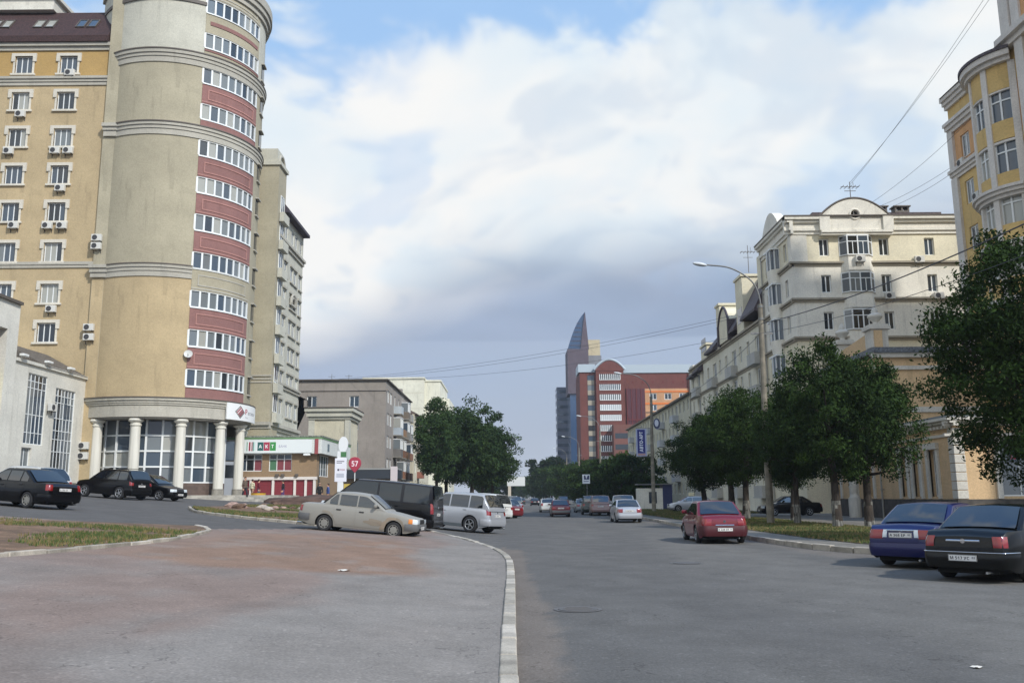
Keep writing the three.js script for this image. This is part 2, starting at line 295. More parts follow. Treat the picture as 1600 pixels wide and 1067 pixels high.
const rightKerbCurve = new THREE.CatmullRomCurve3([[22, 24.0], [13.2, 24.05], [11.2, 24.35], [10.1, 25.3], [9.35, 27.4], [9.0, 31], [8.93, 36], [9.0, 44], [9.15, 52], [9.4, 62], [9.4, 75]].map(([x, d]) => new THREE.Vector3(x, 0, -d)));
kerb('kerb', rightKerbCurve, 0, rightKerbCurve.getLength(), 0.18, () => 0.165);
struct('kerb_far', [bb(9.31, 9.49, -0.1, 0.165, -420, -75.1)], kerbMats[0]);
// ---- right-hand verge: paved edge, grass, footpath
function polySheet(pts, y, m, name, kfn) { const s = new THREE.Shape(pts.map(([x, d]) => new THREE.Vector2(x, d))); const g = new THREE.ShapeGeometry(s); g.rotateX(-Math.PI / 2); const p = g.attributes.position; for (let i = 0; i < p.count; i++) p.setY(i, typeof y === 'function' ? y(p.getX(i), -p.getZ(i)) : y); g.computeVertexNormals(); return struct(name, [g], m); }
const paving = mat('paving', col(150, 146, 138, 0.8), 0.92, { map: T.concrete });
const rk = rightKerbCurve.getPoints(60).map((p) => [p.x + 0.08, -p.z + (p.x > 9.6 ? 0.05 : 0)]);
polySheet([...rk, [9.4, 420], [26, 420], [26, 24.1]], 0.14, paving, 'pavement_right');
const soil = mat('soil', col(92, 80, 62), 0.95, { map: T.dirt });
const GRASS_R = [[11.2, 26.6], [10.75, 28.5], [10.45, 32], [10.4, 40], [10.5, 52], [10.7, 64], [10.8, 75], [10.8, 118], [16.4, 118], [16.4, 60], [16.2, 40], [16.4, 26.6]];
polySheet(GRASS_R, 0.155, soil, 'soil_verge');
polySheet([[16.9, 76], [16.9, 118], [22, 118], [22, 76]], 0.156, soil, 'soil_lawn');
// ---- left: bare and grassy beds
const bedKerb = new THREE.CatmullRomCurve3([[-11.2, 9.0], [-9.6, 12.2], [-8.75, 15.2], [-8.4, 18.3], [-8.25, 21.2], [-8.5, 24.0], [-9.1, 26.9], [-9.9, 28.1]].map(([x, d]) => new THREE.Vector3(x, 0, -d)));
kerb('kerb', bedKerb, 0, bedKerb.getLength(), 0.14, (p) => lotH(p.x) + 0.075);
const bedPts = bedKerb.getPoints(30).map((p) => [p.x - 0.04, -p.z]);
const BED1 = [...bedPts, [-13.4, 26.0], [-17, 24.3], [-24, 22.5], [-24, 9]];
const bedSheet = (name, poly, yfn) => { // fine grid clipped to the polygon, so that the bed follows the slope
  const xs = poly.map((p) => p[0]), ds = poly.map((p) => p[1]); const x0 = Math.min(...xs), x1 = Math.max(...xs), d0 = Math.min(...ds), d1 = Math.max(...ds);
  return polySheet(poly, yfn, mat('bed_soil', col(142, 112, 86), 0.95, { map: T.dirt }), name);
};
bedSheet('soil_bed', BED1, (x) => lotH(x) + 0.05);
const BED2 = [[-7.6, 34.6], [-8.6, 35.2], [-11, 36.6], [-13.6, 39.2], [-15.8, 44], [-15.6, 50], [-15.2, 58], [-13.4, 62], [-11.2, 50], [-8.8, 41]];
bedSheet('soil_bed_001', BED2, (x) => G(x) + 0.09);
const bed2Kerb = new THREE.CatmullRomCurve3([[-7.55, 34.4], [-8.6, 35.05], [-11, 36.45], [-13.7, 39.1], [-15.9, 44]].map(([x, d]) => new THREE.Vector3(x, 0, -d)));
kerb('kerb', bed2Kerb, 0, bed2Kerb.getLength(), 0.12, (p) => G(p.x, -p.z) + 0.11);
const inside = (poly, x, y) => { let c = false; for (let i = 0, j = poly.length - 1; i < poly.length; j = i++) { const [xi, yi] = poly[i], [xj, yj] = poly[j]; if ((yi > y) !== (yj > y) && x < (xj - xi) * (y - yi) / (yj - yi) + xi) c = !c; } return c; };
// grass blades: real little blades, thick where it grows, thin on the bare earth
function grass(name, poly, yfn, count, hgt, dens, seed, label) {
  const r = mulberry(seed), pos = [], cs = [], xs = poly.map((p) => p[0]), ds = poly.map((p) => p[1]);
  const x0 = Math.min(...xs), x1 = Math.max(...xs), d0 = Math.min(...ds), d1 = Math.max(...ds); let n = 0, tries = 0;
  while (n < count && tries++ < count * 12) {
    const x = R(x0, x1, r), d = R(d0, d1, r); if (!inside(poly, x, d) || r() > dens(x, d)) continue;
    const y = yfn(x, d), dry = fbm(x * 0.9, d * 0.9, seed, 4) > 0.5 ? 0.6 : 0.2, c = r() < dry ? L3(140, 124, 78, 0.75) : mixc(L3(62, 84, 34, 0.8), L3(96, 112, 52, 0.8), r());
    for (let k = 0; k < 3; k++) {
      const a = r() * 6.28, h = hgt * R(0.5, 1.3, r), w = R(0.008, 0.016, r) * (d > 30 ? 1.8 : 1), lean = R(0.1, 0.6, r) * h, bxp = x + R(-0.04, 0.04, r), bd = -d + R(-0.04, 0.04, r), b2 = r() * 6.28;
      pos.push(bxp - w * Math.cos(a), y - 0.01, bd - w * Math.sin(a), bxp + w * Math.cos(a), y - 0.01, bd + w * Math.sin(a), bxp + lean * Math.cos(b2), y + h, bd + lean * Math.sin(b2)); cs.push(...c, ...c, ...c);
    } n++;
  }
  const g = new THREE.BufferGeometry(); g.setAttribute('position', new THREE.Float32BufferAttribute(pos, 3)); g.setAttribute('color', new THREE.Float32BufferAttribute(cs, 3)); g.computeVertexNormals();
  const o = part(numbered(name), g, mat('grass_blades', new THREE.Color(1, 1, 1), 0.8, { vertexColors: true, side: THREE.DoubleSide }), scene); o.userData = { label, category: 'grass', kind: 'stuff' }; return o;
}
const patchy = (s, a, b) => (x, d) => smooth(a, b, fbm(x * 0.33, d * 0.33, s, 4));
grass('grass', BED1, (x) => lotH(x) + 0.05, 13000, 0.075, patchy(61, 0.5, 0.66), 3, 'patchy grass on the bare earth bed beside the forecourt');
grass('grass', BED2, (x, d) => G(x, d) + 0.09, 9000, 0.09, patchy(62, 0.4, 0.55), 4, 'green grass on the strip before the columned entrance');
grass('grass', GRASS_R, () => 0.155, 26000, 0.09, (x, d) => (d < 60 ? 1 : 0.45) * (0.45 + 0.55 * patchy(63, 0.35, 0.5)(x, d)), 5, 'green verge grass under the street trees');
grass('grass', [[16.9, 76], [16.9, 118], [22, 118], [22, 76]], () => 0.156, 5000, 0.1, () => 1, 6, 'green lawn behind the parked silver hatchback');
// ================================================================ left side
const cream = wallMat('plaster_cream', col(214, 207, 184)), beige = wallMat('plaster_beige', col(180, 172, 149)), yellowW = wallMat('plaster_yellow', col(192, 172, 136)), ochre = wallMat('plaster_ochre', col(188, 156, 100)), palecream = wallMat('plaster_pale', col(204, 202, 188)), trim = wallMat('stone_trim', col(186, 182, 170)), redpanel = wallMat('red_panel', col(150, 110, 105)), redtrim = wallMat('red_trim', col(184, 136, 128)), whiteW = wallMat('plaster_white', col(226, 223, 212)), plinthM = mat('plinth_stone', col(108, 92, 84), 0.8, { map: T.concrete }), darkroof = mat('roof_dark', col(74, 50, 48), 0.8, { map: T.roof }), coping = mat('lead_coping', col(92, 84, 76), 0.6), concreteM = mat('concrete', col(168, 164, 154), 0.9, { map: T.concrete });

// ---- round corner tower
{
  const TC = [-30.3, 0, -76.6], Rw = 7.1;
  const t = thing('apartment_tower', 'tall beige round-cornered apartment tower with red balcony bands above a colonnade', 'building', TC);
  part('wall', [arcBox(Rw - 0.5, Rw, -60, 33.5, 20.7, 39.4)], beige, t); part('wall', [arcBox(Rw - 0.5, Rw, 83, 150, 9.7, 39.4)], beige, t);
  part('wall', [arcBox(Rw - 0.5, Rw, -60, 33.5, 9.7, 20.7)], yellowW, t);
  part('wall', [arcBox(Rw - 0.5, Rw, -60, 33.5, 39.4, 47.4)], palecream, t); part('wall', [arcBox(Rw - 0.5, Rw, 83, 150, 39.4, 47.4)], palecream, t);
  part('core', [cyl(6.0, 6.0, 38.6, 0, 9.2, 0, 40)], beige, t);
  part('core', [cyl(4.2, 4.2, 7.4, 0, 1.9, 0, 32)], mat('lobby_wall', col(150, 128, 100), 0.9, { map: T.plaster }), t);
  // stepped string courses
  const ring = (y, rows, m = trim, a0 = -60, a1 = 150) => part('cornice', rows.map(([a, b, n]) => arcBox(Rw - 0.2, Rw + n, a0, a1, y + a, y + b)), m, t);
  ring(8.12, [[0, 0.95, 0.22], [0.95, 1.1, 0.30], [1.1, 1.3, 0.36], [1.3, 1.5, 0.46]]);
  part('coping', [arcBox(Rw - 0.2, Rw + 0.52, -60, 150, 9.62, 9.7)], coping, t);
  ring(19.55, [[0, 0.45, 0.08], [0.45, 0.75, 0.14], [0.75, 1.0, 0.22]], trim, -60, 33.5); ring(19.0, [[0, 1.5, 0.06]], beige, 33.5, 83);
  part('coping', [arcBox(Rw - 0.2, Rw + 0.27, -60, 33.5, 20.55, 20.63)], coping, t);
  ring(31.75, [[0, 0.5, 0.08], [0.5, 0.8, 0.15], [0.8, 1.05, 0.24]]); part('coping', [arcBox(Rw - 0.2, Rw + 0.30, -60, 150, 32.8, 32.9)], coping, t);
  ring(38.25, [[0, 0.5, 0.08], [0.5, 0.8, 0.15], [0.8, 1.1, 0.24]]); part('coping', [arcBox(Rw - 0.2, Rw + 0.30, -60, 150, 39.35, 39.45)], coping, t);
  ring(44.0, [[0, 0.3, 0.1]], coping, -60, 33.5); ring(45.6, [[0, 0.5, 0.2], [0.5, 1.0, 0.4], [1.0, 1.8, 0.55]]);
  // balcony bands between 33 and 70 degrees
  const A0 = 33.5, A1 = 83, N = 8, b0 = 10.65, st = 3.27, wh = 1.46, da = (A1 - A0) / N;
  const paneG = arcBox(Rw - 0.1, Rw - 0.07, 0.2, da - 0.2, 0.08, wh - 0.06, 6);
  for (let k = 0; k <= 10; k++) {
    const y = b0 + st * k, g = new THREE.Group(); g.name = 'window'; t.add(g);
    const f = [arcBox(Rw - 0.2, Rw + 0.03, A0, A1, y, y + 0.09), arcBox(Rw - 0.2, Rw + 0.02, A0, A1, y + wh - 0.07, y + wh)];
    for (let i = 0; i <= N; i++) f.push(arcBox(Rw - 0.2, Rw + 0.02, A0 + i * da - 0.62, A0 + i * da + 0.62, y + 0.09, y + wh - 0.07, 6));
    part('frame', f, white, g); part('sill', [arcBox(Rw - 0.1, Rw + 0.12, A0, A1, y - 0.06, y)], white, g);
    for (let i = 0; i < N; i++) { const p = part('pane', paneG, GL[[0, 1, 2, 2, 3, 2, 1][Math.floor(wr() * 7)]], g); p.position.y = y; p.rotation.y = rad(A0 + i * da); }
    const yt = y + wh, yn = y + st - 0.06, kind = { 2: 'b', 6: 'c', 8: 'c', 9: 's', 10: 'b' }[k] ?? 'r';
    const pm = kind === 'r' ? redpanel : beige;
    part('balcony_panel', [arcBox(Rw - 0.4, Rw + 0.05, A0, A1, yt, yn)], pm, t);
    if (kind === 'r' || kind === 'b') { const fm = kind === 'r' ? redtrim : trim, h0 = yt + 0.38, h1 = yn - 0.42; part('moulding', [arcBox(Rw, Rw + 0.09, A0 + 4, A1 - 5, h0, h0 + 0.1), arcBox(Rw, Rw + 0.09, A0 + 4, A1 - 5, h1 - 0.1, h1), arcBox(Rw, Rw + 0.09, A0 + 4, A0 + 4.7, h0 + 0.1, h1 - 0.1), arcBox(Rw, Rw + 0.09, A1 - 5.7, A1 - 5, h0 + 0.1, h1 - 0.1), arcBox(Rw, Rw + 0.08, A0, A1, yt + 0.1, yt + 0.2)], fm, t); }
    if (kind === 's') part('moulding', [arcBox(Rw, Rw + 0.1, A0 + 3, A1 - 3, yt + 0.75, yt + 1.1)], redpanel, t);
    if (kind === 'c' && k === 6) part('balcony_panel', [arcBox(Rw - 0.1, Rw + 0.08, A0, A1, yn - 0.6, yn)], redpanel, t);
    if (kind === 'c' && k === 8) part('moulding', [arcBox(Rw, Rw + 0.1, A0, A1, yn - 0.22, yn - 0.08)], redpanel, t);
  }
  part('balcony_panel', [arcBox(Rw - 0.4, Rw + 0.05, A0, A1, 9.71, 10.59)], redpanel, t);
  // small ledges and narrow windows round the back of the curve
  for (let k = 0; k <= 9; k++) { const y = b0 + st * k; part('window_hood', [arcBox(Rw - 0.1, Rw + 0.28, 90, 99, y + 1.5, y + 1.62), arcBox(Rw - 0.1, Rw + 0.16, 90, 99, y - 0.12, y)], trim, t); part('window', [arcBox(Rw - 0.1, Rw + 0.05, 91, 98, y, y + 1.5)], GL[0], t); }
  // soffit, colonnade, curved shop glazing
  part('soffit', [arcBox(4.1, Rw + 0.1, -75, 125, 8.0, 8.12)], wallMat('soffit_grey', col(150, 146, 138)), t);
  const colBase = 2.0;
  for (const a of [-25, 4, 33, 63, 89, 117]) {
    const c = new THREE.Group(); c.name = 'column'; c.position.set(6.72 * Math.sin(rad(a)), 0, 6.72 * Math.cos(rad(a))); t.add(c);
    const pts = [[0.40, colBase + 0.5], [0.40, colBase + 3.0], [0.37, 7.35], [0.36, 7.4], [0.44, 7.46], [0.44, 7.56], [0.38, 7.6], [0.38, 7.68], [0.56, 7.82], [0.58, 7.86], [0.58, 8.0], [0, 8.0]];
    part('shaft', new THREE.LatheGeometry(pts.map((p) => new THREE.Vector2(...p)), 24), whiteW, c); part('base', [cyl(0.5, 0.47, 0.95, 0, 1.55, 0, 20)], concreteM, c);
  }
  const Rg = 5.7, rows = [3.0, 4.25, 5.5, 6.75, 8.0], cw = 12.2, c0 = -64, nC = 12, fr = [];
  part('plinth', [arcBox(Rg - 0.3, Rg + 0.12, c0, c0 + nC * cw, 1.5, 2.98)], plinthM, t);
  const pg = rows.slice(0, 4).map((y) => arcBox(Rg - 0.06, Rg - 0.03, 0.4, cw - 0.4, 0.05, 1.2, 6));
  const glaz = new THREE.Group(); glaz.name = 'shop_glazing'; t.add(glaz);
  for (let i = 0; i <= nC; i++) fr.push(arcBox(Rg - 0.12, Rg + 0.08, c0 + i * cw - 0.75, c0 + i * cw + 0.75, 2.98, 8.0, 6));
  for (let i = 0; i < nC; i++) for (const y of rows.slice(0, 4)) fr.push(arcBox(Rg - 0.1, Rg + 0.06, c0 + i * cw + 0.75, c0 + (i + 1) * cw - 0.75, y - 0.05, y + 0.08, 6));
  part('frame', fr, white, glaz);
  for (let i = 0; i < nC; i++) for (let j = 0; j < 4; j++) { const p = part('pane', pg[j], GL[[0, 1, 1, 2, 2, 3][Math.floor(wr() * 6)]], glaz); p.position.y = rows[j]; p.rotation.y = rad(c0 + i * cw); }
  const dr = new THREE.Group(); dr.name = 'door'; dr.position.set(Rg * Math.sin(rad(86)) + 0.5, 1.95, Rg * Math.cos(rad(86))); dr.rotation.y = rad(30); t.add(dr);
  part('leaf', [bb(-0.75, 0.75, 0, 2.9, -0.2, 0)], mat('door_grey', col(140, 144, 150), 0.5), dr); part('pane', [bb(-0.5, 0.5, 1.5, 2.6, 0, 0.02)], GL[4], dr); part('fanlight', [bb(-0.6, 0.6, 3.0, 4.6, -0.2, -0.05)], GL[1], dr);
  // curved white fascia sign
  const sg = arcBox(Rw + 0.36, Rw + 0.5, 61, 104, 8.2, 9.58), p = sg.attributes.position, uv = new Float32Array(p.count * 2);
  for (let i = 0; i < p.count; i++) { const a = Math.atan2(p.getX(i), p.getZ(i)) * 180 / Math.PI; uv[2 * i] = (a - 61) / 43; uv[2 * i + 1] = (p.getY(i) - 8.2) / 1.38; }
  sg.setAttribute('uv', new THREE.BufferAttribute(uv, 2)); sg.translate(...TC);
  const sm = printed('fascia_sign_print', 1024, 320, (c, w, h) => {
    c.fillStyle = '#e9e9e6'; c.fillRect(0, 0, w, h); c.save(); c.translate(300, 158); c.rotate(Math.PI / 4); c.fillStyle = '#7c7d78'; c.fillRect(-92, -92, 184, 184); c.fillStyle = '#e9e9e6'; c.fillRect(-70, -70, 70, 140); c.fillStyle = '#a8545a'; c.fillRect(-62, -80, 30, 150); c.fillRect(-16, -80, 30, 150); c.fillStyle = '#8d4a50'; c.fillRect(30, -80, 34, 150); c.restore();
    c.font = 'bold 150px sans-serif'; c.fillStyle = '#b0555c'; c.fillText('Р', 430, 190); c.fillStyle = '#8f8d8e'; c.font = 'bold 110px sans-serif'; c.fillText('егион', 530, 190); c.font = '44px sans-serif'; c.fillText('банк', 450, 262);
  });
  const so = solo('fascia_sign', 'curved white sign with a red and grey diamond above the columns', 'sign', sg, sm, undefined, true);
}
// satellite dish on the red balcony
{
  const a = rad(34), t = thing('satellite_dish', 'pale round satellite dish on a red balcony of the tower', 'satellite dish', [-30.3 + 7.25 * Math.sin(a), 12.9, -76.6 + 7.25 * Math.cos(a)], rad(15));
  const pts = []; for (let i = 0; i <= 8; i++) { const r = 0.34 * i / 8; pts.push(new THREE.Vector2(r, r * r * 0.55)); }
  part('dish', new THREE.LatheGeometry(pts, 20).rotateX(Math.PI / 2 - 0.3).translate(0, 0.35, 0.12), mat('dish_grey', col(196, 196, 190), 0.5, { side: THREE.DoubleSide }), t);
  part('bracket', [tube([[0, 0, -0.25], [0, 0.1, 0], [0, 0.35, 0.12]], 0.025), tube([[0, 0.3, 0.12], [0, 0.15, 0.4], [0, 0.33, 0.52]], 0.015)], coping, t);
}
// ---- yellow wing left of the tower
{
  const t = thing('apartment_wing', 'yellow apartment wing with white window surrounds and dark red mansard roof', 'building', [0, 0, 0]);
  const D = 70.4, X0 = -52, X1 = -34.35, F = new Face(X0, -D, 0), W = X1 - X0;
  const cols = [-49.4, -45.55, -41.7, -37.85].map((x) => x - X0), bots = [14.3, 17.55, 21.05, 24.5, 27.75, 31.05, 34.35, 37.65], ww = 1.5, hh = 1.6;
  const holes = (f) => bots.flatMap((v) => cols.map((u) => [u - ww / 2, v, ww, hh])).filter((q) => f(q[1]));
  wall(t, F, 0, W, 2, 20.6, holes((v) => v < 20), yellowW); wall(t, F, 0, W, 20.6, 36.9, holes((v) => v > 20 && v < 36), yellowW); wall(t, F, 0, W, 36.9, 40.1, holes((v) => v > 36), ochre);
  part('core', [bb(X0, X1, 2, 40, -D - 12, -D - 0.45)], yellowW, t);
  strips(t, F, 0, W + 0.02, [[20.5, 20.75, 0.1], [20.75, 21.0, 0.16]], trim); strips(t, F, 0, W + 0.02, [[36.55, 36.85, 0.1], [36.85, 37.1, 0.18], [37.1, 37.32, 0.28]], trim); strips(t, F, 0, W + 0.02, [[39.75, 40.1, 0.12], [40.1, 40.4, 0.3]], trim);
  const sur = () => [bb(-0.32, ww + 0.32, hh, hh + 0.26, -0.1, 0.1), bb(-0.32, -0.02, hh - 0.5, hh, -0.1, 0.12), bb(ww + 0.02, ww + 0.32, hh - 0.5, hh, -0.1, 0.12), bb(-0.16, 0, 0, hh - 0.5, -0.1, 0.06), bb(ww, ww + 0.16, 0, hh - 0.5, -0.1, 0.06), bb(-0.3, ww + 0.3, -0.16, 0, -0.1, 0.16)];
  const sg = merge(sur()), tm = wallMat('window_trim', col(222, 216, 202));
  for (const v of bots) for (const u of cols) { addWindow(t, F, u - ww / 2, v, ww, hh, 3, 1, { t: 0.075 }, -0.16); F.put(part('window_surround', sg, tm, t), u - ww / 2, v); }
  // corner pier between wing and tower
  part('pier', [bb(X1, X1 + 1.0, 2, 45.8, -D - 2, -D + 0.22)], beige, t); part('pier', [bb(X1 + 0.02, X1 + 0.98, 2.05, 20.0, -D - 1, -D + 0.225)], yellowW, t);
  part('cornice', [bb(X1 - 0.1, X1 + 1.2, 19.6, 20.0, -D - 1, -D + 0.4), bb(X1 - 0.15, X1 + 1.3, 20.0, 20.35, -D - 1, -D + 0.5), bb(X1 - 0.2, X1 + 1.3, 20.35, 20.62, -D - 1, -D + 0.62)], trim, t);
  part('cornice', [bb(X1 + 0.1, X1 + 1.2, 31.8, 32.3, -D - 1, -D + 0.4), bb(X1 + 0.05, X1 + 1.3, 32.3, 32.6, -D - 1, -D + 0.5), bb(X1, X1 + 1.3, 32.6, 32.9, -D - 1, -D + 0.62)], trim, t);
  // mansard
  const rs = new THREE.Shape([[0, 40.4], [0.45, 40.4], [0.45, 40.95], [-2.2, 44.6], [-12, 44.6], [-12, 40.4]].map((q) => new THREE.Vector2(...q)));
  part('roof', [new THREE.ExtrudeGeometry(rs, { depth: W - 0.1, bevelEnabled: false }).rotateY(-Math.PI / 2).translate(X1 - 0.1, 0, -D)], darkroof, t);
  const sl = Math.atan2(3.65, 2.65);
  for (const x of [-48.6, -47.6, -44.9, -43.9, -41.1, -40.1, -37.4, -36.4].slice(2)) {
    const g = new THREE.Group(); g.name = 'roof_window'; g.position.set(x, 42.7, -D - 0.82 + 0.02); g.rotation.x = -(Math.PI / 2 - sl); t.add(g);
    part('frame', [bb(-0.4, 0.4, -0.7, -0.62, -0.05, 0.1), bb(-0.4, 0.4, 0.62, 0.7, -0.05, 0.1), bb(-0.4, -0.32, -0.62, 0.62, -0.05, 0.1), bb(0.32, 0.4, -0.62, 0.62, -0.05, 0.1)], coping, g);
    part('pane', [bb(-0.33, 0.33, -0.63, 0.63, 0, 0.05)], GL[Math.round(x * 10) % 2 ? 3 : 1], g);
  }
  part('parapet', [bb(X0, -40.5, 44.6, 45.7, -D - 6, -D - 1.6), bb(X0, -40.2, 45.7, 46.0, -D - 6.2, -D - 1.3)], whiteW, t);
}
// ---- air conditioners (hang on the walls, one by one)
const acBox = mat('ac_white', col(206, 204, 196), 0.6), acDark = mat('ac_grille', col(62, 62, 64), 0.6);
function aircon(pos, turn, label, group) {
  if (!aircon.proto) {
    const t = thing('air_conditioner', label, 'air conditioner', pos, turn, group);
    part('casing', [rb(0.82, 0.56, 0.3, 0.03, 0, 0.32, 0.2)], acBox, t); const gr = part('fan_grille', [new THREE.TorusGeometry(0.19, 0.025, 6, 20).translate(-0.12, 0.32, 0.355), new THREE.CylinderGeometry(0.19, 0.19, 0.02, 20).rotateX(Math.PI / 2).translate(-0.12, 0.32, 0.35)], acDark, t);
    part('bracket', [bb(-0.32, -0.28, 0, 0.04, -0.02, 0.35), bb(0.28, 0.32, 0, 0.04, -0.02, 0.35), bb(-0.32, -0.28, -0.25, 0, -0.02, 0.02), bb(0.28, 0.32, -0.25, 0, -0.02, 0.02)], acDark, t); aircon.proto = t; return t;
  }
  return dup(aircon.proto, pos, turn, label, group);
}
{
  const L = 'white air conditioner unit on the yellow wing under a window with a white surround', Gp = 'air conditioners on the yellow wing', z = -70.38;
  for (const [x, y] of [[-37.6, 37.3], [-41.5, 33.6], [-42.2, 30.3], [-38.3, 30.3], [-37.2, 30.3], [-37.6, 27.0], [-41.2, 23.8], [-38.4, 23.75], [-37.2, 23.75], [-37.5, 16.7]]) aircon([x, y, z], 0, L, Gp);
  const L2 = 'white air conditioner unit fixed on the corner pier beside the round tower', G2 = 'air conditioners on the corner pier';
  for (const [x, y] of [[-34.1, 22.6], [-34.1, 21.9], [-34.2, 15.1], [-34.15, 14.3], [-33.9, 5.6], [-33.9, 4.8]]) aircon([x, y, -70.16], 0, L2, G2);
}
// ---- cream rear wing along the street
{
  const t = thing('apartment_wing', 'cream apartment wing with dark mansard eave behind the round tower', 'building', [0, 0, 0]);
  const X = -22.5, D0 = 81, D1 = 92.2, F = new Face(X, -D0, 90), W = D1 - D0, FF = new Face(-30, -D0, 0);
  const fl = 8, us = [0.7, 3.6, 6.1, 7.6, 9.6]; const holes = [];
  for (let k = 0; k < fl; k++) for (const u of us) holes.push([u, 9.6 + 2.75 * k, 1.1, 1.5]);
  wall(t, F, 0.0, W, 2, 26.6, holes.filter((h) => h[1] < 25), palecream, 0.35); wall(t, F, 0, W, 26.6, 29.6, us.map((u) => [u, 27.3, 1.1, 1.4]), palecream, 0.35);
  part('core', [bb(-33, X - 0.36, 2, 29.4, -D1, -D0)], palecream, t);
  for (const h of holes) if (h[1] < 25) { addWindow(t, F, ...h, 2, 1, {}, -0.1); F.put(part('window_hood', [bb(-0.15, 1.25, 1.55, 1.75, -0.05, 0.14), bb(-0.15, 1.25, -0.14, 0, -0.05, 0.16)], trim, t), h[0], h[1]); }
  for (const u of us) addWindow(t, F, u, 27.3, 1.1, 1.4, 2, 1, {}, -0.1);
  strips(t, F, 0.9, W, [[12.2, 12.5, 0.15], [12.5, 12.7, 0.3]], trim); strips(t, F, 0.9, W, [[26.2, 26.55, 0.18], [26.55, 26.8, 0.36]], trim); strips(t, F, 0, W, [[8.0, 8.3, 0.2], [8.3, 8.6, 0.4]], trim);
  // near corner stack with taller gabled head, facing the camera
  part('corner_pier', [bb(-26.2, X + 0.25, 2, 33.6, -D0 - 2.4, -D0 + 0.3)], beige, t);
  part('corner_pier', [bb(-26.2, X + 0.02, 33.6, 35.0, -D0 - 2.2, -D0 + 0.25), bb(-26.2, X + 0.45, 33.3, 33.65, -D0 - 2.5, -D0 + 0.45)], palecream, t);
  const ring = new THREE.TorusGeometry(1.0, 0.14, 6, 16, Math.PI).rotateY(Math.PI / 2).translate(X + 0.1, 33.6, -D0 - 1.1); part('gable_arch', [ring], trim, t);
  for (let k = 0; k < 8; k++) { const v = 9.6 + 2.75 * k; addWindow(t, F, 0.05 + 0.5, v, 1.3, 1.7, 2, 1, {}, 0.29); F.put(part('balcony', [bb(0.2, 2.2, v - 1.0, v - 0.1, 0.3, 0.75)], palecream, t), 0, 0, 0); }
  strips(t, FF, 3.8, 7.76, [[12.2, 12.35, 0.36], [12.5, 12.65, 0.36], [12.8, 12.95, 0.4]], trim);
  strips(t, FF, 3.8, 7.8, [[8.0, 8.3, 0.4], [8.3, 8.6, 0.6]], trim);
  const rs = new THREE.Shape([[0.7, 29.4], [0.7, 29.7], [-2.8, 34.0], [-9, 34.0], [-9, 29.4]].map((q) => new THREE.Vector2(...q)));
  part('roof', [new THREE.ExtrudeGeometry(rs, { depth: W - 2.2, bevelEnabled: false }).translate(X, 0, -D1)], mat('roof_slate', col(80, 72, 82), 0.75, { map: T.roof }), t);
  // round arch ornament
  F.put(part('arch_ornament', [new THREE.TorusGeometry(1.0, 0.16, 6, 18, Math.PI).translate(7.4, 21.2, 0.1), new THREE.TorusGeometry(0.7, 0.12, 6, 18, Math.PI).translate(7.4, 21.2, 0.1), bb(6.2, 8.6, 21.0, 21.2, 0, 0.2)], trim, t), 0, 0, 0);
}
// ---- white glazed annex
{
  const t = thing('glazed_annex', 'white low annex with tall gridded windows and a lean-to skylight', 'building', [0, 0, 0]);
  const X = -34.2, D0 = 59.9, D1 = 70.2, F = new Face(X, -D0, 90), W = D1 - D0, yT = 11.3;
  const wins = [[1.9, 5.6, 2.6, 5.0, 5], [5.8, 3.4, 3.0, 6.6, 6]], low = [1.8, 2.45, 1.3, 2.9];
  wall(t, F, 0, W, 1.5, yT, [...wins.map((w) => w.slice(0, 4)), low], whiteW, 0.4);
  part('core', [bb(-46, X - 0.41, 1.5, yT - 0.05, -D1, -D0)], whiteW, t);
  addWindow(t, F, ...wins[0], 6, { split: [0.16, 0.42, 0.80, 0.9], tones: [0, 1, 1, 4, 2], t: 0.06 }, -0.1); addWindow(t, F, ...wins[1], 8, { split: [0.05, 0.28, 0.42, 0.52, 0.66, 0.84, 0.92], tones: [0, 1, 1, 4, 2], t: 0.06 }, -0.1);
  addWindow(t, F, ...low, 2, 2, { t: 0.06 }, -0.2);
  strips(t, F, 0, W, [[yT - 0.12, yT + 0.1, 0.16]], whiteW); part('plinth', [bb(X, X + 0.1, 1.5, 3.0, -D1, -D0 - 3.6)], mat('grey_stone', col(120, 118, 114), 0.9, { map: T.concrete }), t);
  // lean-to roof light above
  const rs = new THREE.Shape([[0, yT], [0.2, yT + 0.05], [-3.2, yT + 1.9], [-3.4, yT]].map((q) => new THREE.Vector2(...q)));
  part('lean_to_roof', [new THREE.ExtrudeGeometry(rs, { depth: 6.6, bevelEnabled: false }).translate(X, 0, -D1 + 0.1)], mat('roof_bitumen', col(116, 108, 98), 0.85, { map: T.roof }), t);
  const lamp = mat('lamp_white', col(222, 222, 216), 0.5); for (const u of [0.6, 3.9, 7.2]) F.put(part('floodlight', [rb(0.7, 0.18, 0.34, 0.05, u, yT + 0.32, 0.3), bb(u - 0.03, u + 0.03, yT + 0.05, yT + 0.3, 0.1, 0.18)], lamp, t), 0, 0, 0);
}
aircon([-34.15, 8.1, -64.9], rad(90), 'white air conditioner unit between the gridded annex windows', undefined);
